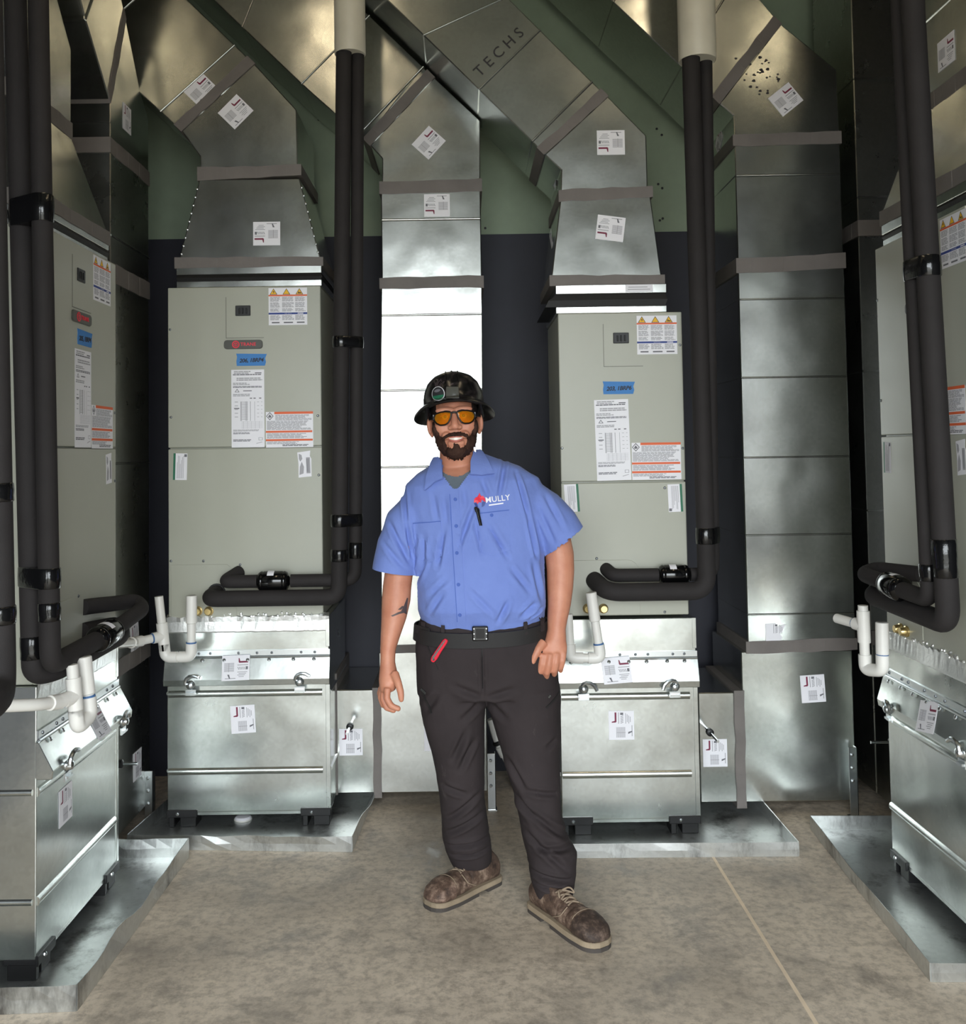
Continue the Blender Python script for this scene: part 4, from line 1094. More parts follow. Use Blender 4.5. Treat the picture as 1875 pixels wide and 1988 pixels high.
pipe('liquid_pipe', [La, Lb, (Lb.x - 0.005, 3.20, zl_ + 0.005)], 0.0275, t, 0.05)
pipe('liquid_stub', [(Lb.x - 0.005, 3.31, zl_ + 0.012), (Lb.x - 0.01, 3.50, zl_ + 0.02), (1.50, 3.56, zl_ + 0.03), (1.585, 3.40, zl_ + 0.03)], 0.0275, t, 0.035)
add_drier((Lb.x - 0.005, 3.195, zl_ + 0.005), (Lb.x - 0.005, 3.325, zl_ + 0.012), 0.042, t)
z0, z1 = (1.413, 2.97, 2.099)[2], (1.415, 2.97, 2.163)[2]
pair_band(at(Sa, Sb, z0), at(La, Lb, z0), 0.0345, 0.0275, z0, z1, t)
bandz(Sa, Sb, (1.447, 2.95, 1.182)[2], (1.451, 2.95, 1.3)[2], 0.0345, t)
bandz(La, Lb, (1.429, 3.02, 1.163)[2], (1.431, 3.02, 1.217)[2], 0.0275, t)

# ------------------------------------------------------------------ white condensate traps
def pv(pts, r, root, name='pvc_pipe', fil=0.0): return obj(name, MB().tube(pts, r, 16, fil), M['pvc'], root, smooth=True, angle=45)
def hub(p, q, r, root, name='coupling'):
    p, q = Vector(p), Vector(q); L = (q - p).length
    return obj(name, MB().lathe(p, q - p, [(0, r * 0.9), (0.002, r), (L - 0.002, r), (L, r * 0.9)], 18), M['pvc'], root, smooth=True, angle=45)
def ring(p, q, r, root):
    p, q = Vector(p), Vector(q); L = (q - p).length
    return obj('primer_ring', MB().lathe(p, q - p, [(0, r), (L, r)], 16), M['pvc_blue'], root)
def trap(label, A, B, C, D, r, tee=None, run=None):
    """A, D: tops of the two legs; B, C: the bends at the bottom. tee: height on leg A of a branch that leaves along run"""
    A, B, C, D = map(Vector, (A, B, C, D))
    t = thing('drain_trap', label, 'drain trap', (B + C) / 2, 'white drain traps')
    pv([A, B + (A - B).normalized() * 0.03], r, t); pv([D, C + (D - C).normalized() * 0.03], r, t)
    R = r * 1.28
    o = obj('elbow', MB().tube([B + (A - B).normalized() * 0.055, B, B + (C - B).normalized() * 0.05], R, 18, 0.035), M['pvc'], t, smooth=True, angle=45)
    o = obj('elbow', MB().tube([C + (D - C).normalized() * 0.055, C, C + (B - C).normalized() * 0.05], R, 18, 0.035), M['pvc'], t, smooth=True, angle=45)
    pv([B, C], r, t)
    dn = (C - D).normalized()
    hub(D, D + dn * 0.115, R * 0.98, t); 
    ring(C + (D - C).normalized() * 0.055, C + (D - C).normalized() * 0.061, R * 0.93, t)
    if tee is not None:
        da = (B - A).normalized(); T = A + da * tee
        obj('tee', MB().tube([T - da * 0.055, T + da * 0.060], R, 18).tube([T, T + (Vector(run[0]) - T).normalized() * 0.045], R, 18), M['pvc'], t, smooth=True, angle=45)
        d0 = (Vector(run[0]) - T).normalized()
        ring(T + d0 * 0.045, T + d0 * 0.050, R * 0.92, t)
        pv([T] + [Vector(p) for p in run], r, t, 'branch_pipe', 0.03)
        if len(run) > 1:
            p, q = Vector(run[0]), Vector(run[1])
            hub(p - (p - T).normalized() * 0.03, p + (q - p).normalized() * 0.02, R * 0.97, t, 'branch_elbow')
            hub(p, p + (q - p).normalized() * 0.05, R, t, 'branch_elbow')
    return t
Yt = 4.06
trap('white drain trap at the left end of the filter box left of the man', (-1.281, 4.06, 1.004), (-1.254, 4.06, 0.752), (-1.147, 4.06, 0.753), (-1.144, 4.06, 1.006), 0.0178, 0.165,
     [(-1.353, 3.98, 0.831), (-1.347, 3.74, 0.869)])
trap('white drain trap beside the hand hanging on the right, before the shorter air handler', (0.406, 3.9, 0.932), (0.411, 3.9, 0.759), (0.532, 3.9, 0.755), (0.498, 3.9, 1.017), 0.0178)
trap('white drain trap with a long branch pipe before the left filter box', (-1.193, 2.95, 0.961), (-1.177, 2.95, 0.771), (-1.164, 3.02, 0.791), (-1.184, 3.02, 0.97), 0.0175, 0.095,
     [(-1.206, 2.9, 0.863), (-1.235, 2.8, 0.88), (-1.319, 2.7, 0.902)])
trap('white drain trap under the pipes at the right', (1.454, 3.58, 1.001), (1.456, 3.58, 0.767), (1.485, 3.5, 0.781), (1.488, 3.5, 0.953), 0.0178, 0.075,
     [(1.41, 3.72, 0.931)])

# white drain pipe behind the man, seen between his legs
t = thing('drain_pipe', 'white bent pipe low on the wall, seen between the legs of the man', 'pipe', (0.181, 4.6, 0.13))
pv([(0.112, 4.6, 0.334), (0.137, 4.6, 0.236), (0.216, 4.6, 0.082), (0.238, 4.6, -0.025), ((0.238, 4.6, -0.025)[0], 4.6, 0.01)], 0.024, t, 'pvc_pipe', 0.04)
hub((0.151, 4.6, 0.21), (0.174, 4.6, 0.164), 0.029, t)
obj('rubber_coupling', MB().lathe((0.137, 4.6, 0.236), Vector((0.151, 4.6, 0.21)) - Vector((0.137, 4.6, 0.236)), [(0, 0.027), (0.004, 0.031), (0.016, 0.031), (0.02, 0.027)], 16), M['black'], t, smooth=True)
t = thing('plastic_cap', 'small white round cap lying in the pan under the filter box left of the man', 'cap', (-0.981, 4.26, 0.008))
c_ = (-0.986, 4.282)
obj('cap_disc', MB().lathe((c_[0], c_[1], 0.003), (0, 0, 1), [(0, 0.034), (0.008, 0.036), (0.014, 0.030), (0.015, 0.012)], 20), M['white'], t, smooth=True)
obj('cap_rim', MB().lathe((c_[0], c_[1], 0.003), (0, 0, 1), [(0, 0.038), (0.004, 0.039), (0.005, 0.036)], 20), M['pvc'], t, smooth=True)


# ------------------------------------------------------------------ the man
import numpy as np
from mathutils.geometry import delaunay_2d_cdt

M['skin'] = None
_t = NT('skin')
_n = _t.noise(14, 5, 0.6)
_t.set(Base_Color=_t.ramp(_n, [(0.3, srgb(190, 124, 98)), (0.7, srgb(208, 146, 118))]), Roughness=0.5)
_t.b.inputs['Subsurface Weight'].default_value = 0.12
_t.b.inputs['Subsurface Radius'].default_value = (0.012, 0.005, 0.003)
_t.set(Normal=_t.bump(_t.noise(260, 3), 0.10, 0.001))
M['skin'] = _t.mat
def cloth(name, a, b, scale, bump, rough=0.85):
    t = NT(name)
    n = t.noise(scale, 5, 0.6)
    t.set(Base_Color=t.ramp(n, [(0.3, a), (0.7, b)]), Roughness=rough)
    t.b.inputs['Specular IOR Level'].default_value = 0.25
    t.b.inputs['Sheen Weight'].default_value = 0.08
    t.set(Normal=t.bump(t.noise(520, 2), 0.12, 0.0008, t.bump(t.noise(24, 4, 0.6), bump, 0.006)))
    return t.mat
M['shirt'] = cloth('blue_work_shirt', srgb(112, 132, 198), srgb(120, 141, 207), 6, 0.45)
M['shirt_seam'] = cloth('blue_shirt_seam', srgb(78, 102, 176), srgb(84, 108, 182), 6, 0.1)
M['tee'] = cloth('grey_undershirt', srgb(92, 102, 112), srgb(104, 114, 124), 10, 0.1)
_t = NT('black_work_trousers')
_n = _t.noise(5, 6, 0.65); _d = _t.noise(16, 6, 0.7, _t.coord((1, 1, 0.5)))
_c = _t.ramp(_n, [(0.3, srgb(47, 41, 42)), (0.7, srgb(56, 49, 50))])
_c = _t.mix(_t.ramp(_d, [(0.62, 0.0), (0.78, 0.30)]), _c, srgb(128, 120, 116))
_t.set(Base_Color=_c, Roughness=0.85); _t.b.inputs['Specular IOR Level'].default_value = 0.25
_t.set(Normal=_t.bump(_t.noise(480, 2), 0.12, 0.0008, _t.bump(_t.noise(20, 4, 0.6), 0.25, 0.006)))
M['trousers'] = _t.mat
def leather(name, c0, c1, c2, scale):
    t = NT(name)
    n = t.noise(scale, 8, 0.75)
    t.set(Base_Color=t.ramp(n, [(0.34, c0), (0.5, c1), (0.66, c2)]), Roughness=0.7)
    t.set(Normal=t.bump(t.noise(60, 5), 0.35, 0.003, t.bump(t.noise(18, 4), 0.4, 0.006)))
    return t.mat
M['leather'] = leather('scuffed_brown_leather', srgb(46, 34, 28), srgb(92, 72, 60), srgb(158, 136, 118), 16)
M['leather_toe'] = leather('worn_toe_leather', srgb(52, 38, 31), srgb(96, 75, 63), srgb(150, 126, 110), 34)
M['leather_dark'] = leather('dark_worn_leather', srgb(40, 30, 26), srgb(66, 52, 44), srgb(112, 94, 82), 30)
M['sole'] = plain('dusty_rubber_sole', srgb(150, 134, 112), 0.8, 0, 0.3, 60, 0.25)
M['sole_dark'] = plain('dark_outsole', srgb(70, 64, 60), 0.8, 0, 0.3, 60, 0.2)
M['lace'] = plain('tan_lace', srgb(150, 132, 112), 0.8)
M['beard'] = plain('dark_brown_hair', srgb(62, 42, 34), 0.75, 0, 0.9, 420, 0.4, 0.2)
M['hair'] = plain('black_brown_hair', srgb(32, 24, 22), 0.7, 0, 0.6, 300, 0.3, 0.2)
M['lip'] = plain('lip', srgb(186, 108, 94), 0.45)
M['teeth'] = plain('teeth', srgb(238, 226, 212), 0.3)
M['eye'] = plain('eye_white', srgb(226, 220, 212), 0.25)
M['iris'] = plain('dark_iris', srgb(40, 30, 24), 0.2)
M['belt'] = plain('black_webbing', srgb(30, 28, 28), 0.7, 0, 0.3, 300, 0.1)
M['frame'] = plain('black_frame', srgb(16, 14, 14), 0.3)
_t = NT('orange_lens')
_t.set(Base_Color=srgb(240, 160, 30), Roughness=0.04)
_t.b.inputs['Specular IOR Level'].default_value = 0.9
_tr_ = _t.n('ShaderNodeBsdfTransparent'); _tr_.inputs['Color'].default_value = (1.0, 0.50, 0.05, 1)
_mx = _t.n('ShaderNodeMixShader'); _mx.inputs['Fac'].default_value = 0.68
_out = _t.t.nodes['Material Output']
_t.link(_t.b.outputs['BSDF'], _mx.inputs[1]); _t.link(_tr_.outputs['BSDF'], _mx.inputs[2]); _t.link(_mx.outputs['Shader'], _out.inputs['Surface'])
M['lens'] = _t.mat
_t = NT('dark_patterned_shell')
_n = _t.noise(16, 2, 0.5, None, 1.2)
_t.set(Base_Color=_t.ramp(_n, [(0.42, srgb(16, 16, 17)), (0.50, srgb(34, 30, 31)), (0.60, srgb(62, 54, 56)), (0.66, srgb(20, 19, 20))], 'CONSTANT'), Roughness=0.22)
M['helmet'] = _t.mat

def ring(c, rx, ry, dz=0.0, n=32, p=2.2, flat=0.0):
    out = []
    for k in range(n):
        a = 2 * pi * k / n
        cxx = math.copysign(abs(cos(a)) ** (2 / p), cos(a)); syy = math.copysign(abs(sin(a)) ** (2 / p), sin(a))
        out.append(Vector((c[0] + rx * cxx, c[1] + ry * syy, c[2] + dz / 2 * cxx)))
    return out
def ellipsoid(mb, c, r, n=16, mat3=None):
    vs = []; fs = []
    for i in range(n + 1):
        th = pi * i / n
        for k in range(2 * n):
            ph = pi * k / n
            p = Vector((r[0] * sin(th) * cos(ph), r[1] * sin(th) * sin(ph), r[2] * cos(th)))
            if mat3: p = mat3 @ p
            vs.append(Vector(c) + p)
    for i in range(n):
        for k in range(2 * n):
            fs.append([i * 2 * n + k, (i + 1) * 2 * n + k, (i + 1) * 2 * n + (k + 1) % (2 * n), i * 2 * n + (k + 1) % (2 * n)])
    return mb.add(vs, fs)
def limb(mb, pts, radii, n=20, flat=1.0):
    """a tapering limb through points (tube with one radius per point, rounded ends)"""
    return mb.tube(pts, radii, n)
def remesh(mb, voxel, smooth=6, fac=0.5):
    me = bpy.data.meshes.new('tmp'); me.from_pydata([tuple(p) for p in mb.v], [], mb.f)
    bm = bmesh.new(); bm.from_mesh(me)
    bmesh.ops.remove_doubles(bm, verts=bm.verts[:], dist=1e-5)
    bmesh.ops.recalc_face_normals(bm, faces=bm.faces[:]); bm.to_mesh(me); bm.free()
    o = bpy.data.objects.new('tmp', me); COL.objects.link(o)
    r = o.modifiers.new('r', 'REMESH'); r.mode = 'VOXEL'; r.voxel_size = voxel; r.adaptivity = 0
    s = o.modifiers.new('s', 'SMOOTH'); s.iterations = smooth; s.factor = fac
    dg = bpy.context.evaluated_depsgraph_get(); dg.update()
    out = bpy.data.meshes.new_from_object(o.evaluated_get(dg))
    bpy.data.objects.remove(o); bpy.data.meshes.remove(me)
    return out
def arrays(me):
    n = len(me.vertices)
    co = np.empty(n * 3, dtype=np.float32); me.vertices.foreach_get('co', co)
    no = np.empty(n * 3, dtype=np.float32); me.vertices.foreach_get('normal', no)
    return co.reshape(-1, 3).astype(float), no.reshape(-1, 3).astype(float)
def put(me, co): me.vertices.foreach_set('co', co.astype(np.float32).ravel()); me.update()
def folds(me, segs, front=True, noise_amp=0.0, nscale=9.0, hems=()):
    """press creases into cloth: (x0, z0), (x1, z1), depth, width; each groove gets a swell on both sides"""
    co, no = arrays(me)
    d = np.zeros(len(co))
    for (a, b, dep, wid) in segs:
        a, b = np.array(a), np.array(b); ab = b - a
        q = co[:, [0, 2]] - a
        t = np.clip((q @ ab) / (ab @ ab), 0, 1)
        dist = np.linalg.norm(q - t[:, None] * ab, axis=1) / wid
        taper = np.sin(np.clip(t, 0.02, 0.98) * pi) ** 0.6
        d += -dep * np.exp(-dist ** 2) * taper + 0.55 * dep * np.exp(-((dist - 2.0) / 0.9) ** 2) * taper
    if front: d *= np.clip(-no[:, 1] * 2.0 + 0.5, 0, 1)
    if noise_amp:
        nz = np.array([noise.noise(Vector((p[0] * nscale, p[1] * nscale, p[2] * nscale * 0.7))) for p in co])
        d += nz * noise_amp
    for c, n, x0, x1 in hems:                       # hems stay straight
        n = np.array(n) / np.linalg.norm(n)
        s = (co - np.array(c)) @ n
        near = (co[:, 0] > x0) & (co[:, 0] < x1) & (s < 0.05)
        d = np.where(near, d * np.clip((s - 0.008) / 0.03, 0, 1), d)
    put(me, co + no * d[:, None])
def finish(name, me, mats, parent):
    for m in (mats if isinstance(mats, (list, tuple)) else [mats]): me.materials.append(m)
    me.transform(MW[parent.name].inverted())
    me.polygons.foreach_set('use_smooth', [True] * len(me.polygons)); me.update()
    me.name = name
    o = bpy.data.objects.new(name, me); COL.objects.link(o); o.parent = parent; MW[o.name] = MW[parent.name].copy()
    return o
def bvh_of(me): return BVHTree.FromPolygons([v.co.copy() for v in me.vertices], [tuple(p.vertices) for p in me.polygons])
def onto(bvh, poly, off, thick, step=0.008, name='patch', mat=None, parent=None, edge_off=None, smooth=True):
    """a patch of cloth or print cut to a front-view outline and laid on a body surface"""
    pts = []
    n = len(poly)
    for i in range(n):
        a, b = Vector(poly[i]), Vector(poly[(i + 1) % n]); k = max(1, int((b - a).length / step))
        pts += [a.lerp(b, j / k) for j in range(k)]
    nb = len(pts)
    xs = [p.x for p in pts]; zs = [p.y for p in pts]
    x = min(xs) + step / 2
    inner = []
    def inside(q):
        c = False
        for i in range(nb):
            a, b = pts[i], pts[(i + 1) % nb]
            if (a.y > q.y) != (b.y > q.y) and q.x < (b.x - a.x) * (q.y - a.y) / (b.y - a.y) + a.x: c = not c
        return c
    while x < max(xs):
        z = min(zs) + step / 2
        while z < max(zs):
            q = Vector((x, z))
            if inside(q) and min((q - p).length for p in pts) > step * 0.4: inner.append(q)
            z += step
        x += step
    v2, _, f2, _, _, _ = delaunay_2d_cdt(pts + inner, [(i, (i + 1) % nb) for i in range(nb)], [], 1, 1e-6)
    top, bot = [], []
    for p in v2:
        loc, nrm, _, _ = bvh.ray_cast(Vector((p.x, 0.5, p.y)), Vector((0, 1, 0)))
        if loc is None: loc, nrm, _, _ = bvh.find_nearest(Vector((p.x, 3.4, p.y)))
        if nrm.y > 0: nrm = -nrm
        top.append(loc + nrm * (off + thick)); bot.append(loc + nrm * off)
    m = len(v2)
    fs = [list(f) for f in f2] + [[i + m for i in f][::-1] for f in f2]
    cnt = {}
    for f in f2:
        for i in range(len(f)):
            e = (f[i], f[(i + 1) % len(f)]); cnt[e] = 1
    for (a, b) in list(cnt):
        if (b, a) not in cnt: fs.append([b, a, a + m, b + m])
    return obj(name, MB().add(top + bot, fs), mat, parent, smooth=smooth, angle=50)
def strip(a, b, w):
    a, b = Vector(a), Vector(b); d = (b - a).normalized(); n = Vector((-d.y, d.x)) * w / 2
    return [a - n, b - n, b + n, a + n]

man = thing('person', 'man in blue work shirt, hard hat and orange glasses, standing with arms hanging', 'person', (0.0, 3.47, 0))

# --- trunk rings shared by shirt and body: (x, y, z, half width, tilt)
TR = [(0.059, 3.49, 0.959, 0.199, 0.006), (0.058, 3.49, 0.99, 0.22, 0.008), (0.056, 3.49, 1.036, 0.23, 0.006), (0.054, 3.49, 1.127, 0.236, 0.005), (0.049, 3.49, 1.224, 0.236, 0.01),
      (0.04, 3.49, 1.319, 0.246, 0.013), (0.036, 3.49, 1.409, 0.26, 0.019), (0.025, 3.49, 1.476, 0.242, 0.026), (0.012, 3.49, 1.519, 0.19, 0.025), (-0.002, 3.49, 1.554, 0.115, 0.017), (-0.013, 3.49, 1.573, 0.082, 0.014)]
RY = [0.140, 0.150, 0.162, 0.165, 0.158, 0.150, 0.142, 0.128, 0.108, 0.082, 0.066]
YO = [0, 0, -0.012, -0.014, -0.006, 0, 0.004, 0.010, 0.018, 0.026, 0.03]
def trunk(mb, inset, lo=0):
    rs = []
    for k in range(lo, len(TR)):
        x, y, z, rx, dz = TR[k]
        rs.append(ring((x, y + YO[k], z), rx - inset, RY[k] - inset, dz, 40, 2.35))
    return mb.loft(rs)

# --- head frame
hc = Vector((-0.032, 3.47, 1.697))
HEAD = Matrix.Translation(hc) @ Matrix.Rotation(-0.055, 4, 'Y') @ Matrix.Rotation(-0.02, 4, 'X') @ Matrix.Scale(1.06, 4)
HI = HEAD.inverted()
hp = lambda x, y, z: HEAD @ Vector((x, y, z))
H3 = HEAD.to_3x3()
def he(mb, c, r, rot=None): return ellipsoid(mb, hp(*c), [a for a in r], 14, (H3 @ rot) if rot else H3)

body = MB()
he(body, (0, 0.018, 0.040), (0.077, 0.098, 0.082)); he(body, (0, -0.012, -0.015), (0.070, 0.085, 0.090))
he(body, (0, -0.020, -0.070), (0.064, 0.068, 0.046)); he(body, (0, -0.070, -0.096), (0.030, 0.024, 0.024))
for s in (-1, 1):
    he(body, (s * 0.040, -0.066, -0.024), (0.030, 0.026, 0.030)); he(body, (s * 0.030, -0.084, 0.032), (0.033, 0.014, 0.011))
    he(body, (s * 0.083, 0.010, -0.014), (0.010, 0.021, 0.034), Matrix.Rotation(s * 0.45, 3, 'Z') @ Matrix.Rotation(0.15, 3, 'X'))
    he(body, (s * 0.080, -0.002, -0.042), (0.007, 0.009, 0.010))
    he(body, (s * 0.0150, -0.106, -0.027), (0.0095, 0.012, 0.0085))
    he(body, (s * 0.030, -0.094, -0.052), (0.016, 0.010, 0.013))
body.tube([hp(0, -0.085, 0.026), hp(0, -0.103, 0.002), hp(0, -0.116, -0.020)], [0.011, 0.0115, 0.0135], 14)
he(body, (0, -0.117, -0.023), (0.0135, 0.013, 0.012))
body.tube([hp(-0.030, -0.083, -0.050), hp(0, -0.097, -0.052), hp(0.030, -0.083, -0.050)], [0.008, 0.010, 0.008], 12, 0.02)
body.tube([hp(-0.026, -0.084, -0.078), hp(0, -0.094, -0.080), hp(0.026, -0.084, -0.078)], [0.009, 0.011, 0.009], 12, 0.02)
nb_ = Vector((-0.022, 3.52, 1.515))
body.loft([ring(hp(0, 0.02, -0.03), 0.060, 0.066, 0, 28), ring(hp(0, 0.014, -0.085), 0.060, 0.064, 0, 28), ring(nb_ + Vector((0, 0, 0.0)), 0.070, 0.070, 0, 28), ring(nb_ + Vector((0.005, 0.0, -0.05)), 0.100, 0.075, 0, 28), ring(nb_ + Vector((0.005, 0.005, -0.10)), 0.120, 0.080, 0, 28)])
trunk(body, 0.030, 1)
# right arm (at the left of the photo) from the shoulder down
ARM_R = [((-0.135, 3.49, 1.389, 0.04, -0.001), 0.044), ((-0.185, 3.48, 1.324, 0.048, -0.003), 0.050), ((-0.216, 3.47, 1.252, 0.058, -0.002), 0.056), ((-0.237, 3.46, 1.171, 0.051, -0.003), 0.052),
         ((-0.245, 3.455, 1.115, 0.051, -0.003), 0.050), ((-0.249, 3.45, 1.062, 0.051, -0.004), 0.050), ((-0.257, 3.44, 1.002, 0.044, -0.003), 0.045), ((-0.269, 3.425, 0.942, 0.034, -0.003), 0.037), ((-0.277, 3.415, 0.897, 0.027, -0.002), 0.031), ((-0.278, 3.41, 0.858, 0.026, -0.001), 0.029), ((-0.276, 3.405, 0.831, 0.03, -0.001), 0.034)]
ARM_L = [((0.199, 3.49, 1.414, 0.037, -0.001), 0.044), ((0.268, 3.48, 1.352, 0.044, -0.005), 0.050), ((0.316, 3.47, 1.294, 0.056, -0.006), 0.056), ((0.332, 3.46, 1.224, 0.052, -0.003), 0.053),
         ((0.335, 3.455, 1.161, 0.049, -0.004), 0.051), ((0.332, 3.45, 1.099, 0.046, -0.003), 0.050), ((0.327, 3.44, 1.043, 0.041, -0.003), 0.045), ((0.319, 3.43, 0.996, 0.036, -0.001), 0.038), ((0.314, 3.42, 0.959, 0.032, 0), 0.031), ((0.31, 3.415, 0.927, 0.037, -0.001), 0.030)]
for A in (ARM_R, ARM_L):
    body.loft([ring(r[:3], r[3], ry, r[4], 24, 2.0) for r, ry in A], 0, 0.03, 0.006)
# his right hand, thumb forward, fingers curling towards the viewer's right, stacked in depth
pm = [(-0.276, 3.405, 0.831, 0.03, -0.001), (-0.274, 3.4, 0.8, 0.035, -0.001), (-0.278, 3.395, 0.766, 0.028, -0.001)]
body.loft([ring(pm[0][:3], pm[0][3], 0.033, 0, 20), ring(pm[1][:3], pm[1][3], 0.042, 0, 20), ring(pm[2][:3], pm[2][3], 0.044, 0, 20)], 0, 0.01, 0.012)
FR = [(((-0.275, 3.355, 0.78), (-0.277, 3.345, 0.747), (-0.261, 3.338, 0.723), (-0.238, 3.335, 0.715)), 0.0092),
      (((-0.288, 3.38, 0.77), (-0.292, 3.374, 0.737), (-0.279, 3.368, 0.71), (-0.256, 3.362, 0.703)), 0.0094),
      (((-0.296, 3.404, 0.767), (-0.303, 3.402, 0.737), (-0.294, 3.396, 0.712), (-0.272, 3.388, 0.703)), 0.0088),
      (((-0.301, 3.426, 0.77), (-0.309, 3.426, 0.745), (-0.303, 3.422, 0.725), (-0.286, 3.414, 0.716)), 0.0078)]
for pts, r in [(p_, r_ * 1.26) for p_, r_ in FR]: body.tube(pts, [r * 1.12, r * 1.05, r, r * 0.86], 12); ellipsoid(body, pts[-1], (r * 0.86,) * 3, 8)
th = [(-0.253, 3.375, 0.827), (-0.238, 3.352, 0.797), (-0.229, 3.34, 0.769), (-0.227, 3.336, 0.744)]
body.tube(th, [0.0160, 0.0135, 0.0122, 0.0100], 12); ellipsoid(body, th[-1], (0.0088,) * 3, 8)
# his left hand, back of the hand to the viewer, fingers down and slightly bent
pm = [(0.309, 3.412, 0.929, 0.036, -0.001), (0.303, 3.405, 0.903, 0.046, 0.001), (0.299, 3.395, 0.877, 0.047, 0.005)]
body.loft([ring(pm[0][:3], pm[0][3], 0.028, 0, 20), ring(pm[1][:3], pm[1][3], 0.024, 0, 20), ring(pm[2][:3], pm[2][3], 0.019, pm[2][4], 20)], 0, 0.01, 0.006)
FL = [(((0.264, 3.386, 0.881), (0.257, 3.376, 0.851), (0.25, 3.382, 0.824), (0.251, 3.4, 0.805)), 0.0094),
      (((0.287, 3.382, 0.881), (0.28, 3.37, 0.849), (0.273, 3.376, 0.819), (0.274, 3.396, 0.802)), 0.0096),
      (((0.31, 3.384, 0.882), (0.305, 3.374, 0.851), (0.3, 3.38, 0.825), (0.301, 3.398, 0.809)), 0.0092),
      (((0.334, 3.39, 0.884), (0.329, 3.382, 0.858), (0.324, 3.388, 0.834), (0.324, 3.404, 0.819)), 0.0082)]
for pts, r in [(p_, r_ * 1.28) for p_, r_ in FL]: body.tube(pts, [r * 1.12, r * 1.06, r, r * 0.86], 12); ellipsoid(body, pts[-1], (r * 0.86,) * 3, 8)
th = [(0.265, 3.392, 0.922), (0.246, 3.376, 0.901), (0.231, 3.37, 0.876), (0.223, 3.372, 0.854)]
body.tube(th, [0.0175, 0.0145, 0.0128, 0.0105], 12); ellipsoid(body, th[-1], (0.0090,) * 3, 8)
# legs inside the trousers
hipR, kneeR, ankR = Vector((-0.054, 3.5, 0.826)), Vector((-0.032, 3.5, 0.461)), Vector((0.003, 3.6, 0.058))
hipL, kneeL, ankL = Vector((0.189, 3.5, 0.822)), Vector((0.234, 3.44, 0.459)), Vector((0.284, 3.4, 0.06))
for a, b_, c in ((hipR, kneeR, ankR), (hipL, kneeL, ankL)):
    body.tube([a + Vector((0, 0, 0.10)), a, a.lerp(b_, 0.5), b_, b_.lerp(c, 0.35), c], [0.09, 0.085, 0.075, 0.055, 0.052, 0.038], 20)
bme = remesh(body, 0.0036, 5, 0.5)

# --- beard and hair grow from the head surface
co, no = arrays(bme)
loc = np.array([tuple(HI @ Vector(p)) for p in co])
def patch_from(me, mask_fn, thick, name, mat, jitter):
    """skin of faces where mask > 0, pushed out by mask * thick"""
    msk = mask_fn(loc)
    mb = MB(); idx = {}
    vs = []; fs = []
    for p in me.polygons:
        vv = list(p.vertices)
        if max(msk[i] for i in vv) <= 0.02: continue
        f = []
        for i in vv:
            if i not in idx:
                idx[i] = len(vs)
                q = Vector(co[i]); nn = Vector(no[i]); l = Vector(loc[i])
                nz = noise.noise(l * 330) * 0.5 + noise.noise(l * 160) * 0.5
                m = float(msk[i])
                vs.append(q + nn * (-0.0012 + min(1, m * 1.4) * (thick + jitter * nz)) + Vector((0, 0, -0.003 * m * m)))
            f.append(idx[i])
        fs.append(f)
    return obj(name, MB().add(vs, fs), mat, man, smooth=True, angle=180)
sst = lambda e0, e1, x: (lambda t: t * t * (3 - 2 * t))(np.clip((x - e0) / (e1 - e0), 0, 1))
def beard_mask(l):
    x, y, z = np.abs(l[:, 0]), l[:, 1], l[:, 2]
    nz = np.array([noise.noise(Vector((p[0] * 110, p[1] * 110, p[2] * 110))) + 0.8 * noise.noise(Vector((p[0] * 260, p[1] * 260, p[2] * 260))) for p in l]) * 0.0065
    zu = np.interp(x, [0.0, 0.007, 0.012, 0.030, 0.040, 0.050, 0.062, 0.070, 0.080], [-0.076, -0.079, -0.091, -0.088, -0.060, -0.050, -0.030, 0.015, 0.03])
    jaw = sst(0.0, 0.012, zu + nz - z) * sst(0.0, 0.012, 0.012 - y + nz) * sst(0.0, 0.014, z + nz - np.interp(x, [0.0, 0.02, 0.04, 0.056, 0.068, 0.078], [-0.137, -0.133, -0.119, -0.094, -0.066, -0.04])) * (np.where(z > -0.07, 1.0, sst(0.03, 0.0, y)))
    mzl = np.interp(x, [0, 0.02, 0.036, 0.042], [-0.0555, -0.056, -0.062, -0.080]); mzu = np.interp(x, [0, 0.008, 0.025, 0.040, 0.046], [-0.044, -0.041, -0.044, -0.052, -0.075])
    mus = sst(0.0, 0.005, mzu + nz * 0.4 - z) * sst(0.0, 0.003, z - mzl) * (x < 0.046) * (y < -0.05)
    return np.maximum(jaw * ((x < 0.074) | (z < -0.055)), mus * 0.75)
patch_from(bme, beard_mask, 0.0085, 'beard', M['beard'], 0.0045)
def hair_mask(l):
    x, y, z = np.abs(l[:, 0]), l[:, 1], l[:, 2]
    side = sst(0.0, 0.01, z - np.interp(y, [-0.06, -0.02, 0.0, 0.05, 0.1], [0.03, -0.005, 0.022, 0.0, -0.07])) * sst(-0.062, -0.048, y) * sst(0.058, 0.064, x)
    back = sst(0.0, 0.01, y - 0.055) * (z > -0.075)
    return np.maximum(side * ((z > 0.024) | (y < -0.014)), back * (x < 0.078)) * (z < 0.09)
patch_from(bme, hair_mask, 0.006, 'hair', M['hair'], 0.003)
body_o = finish('body', bme, M['skin'], man)
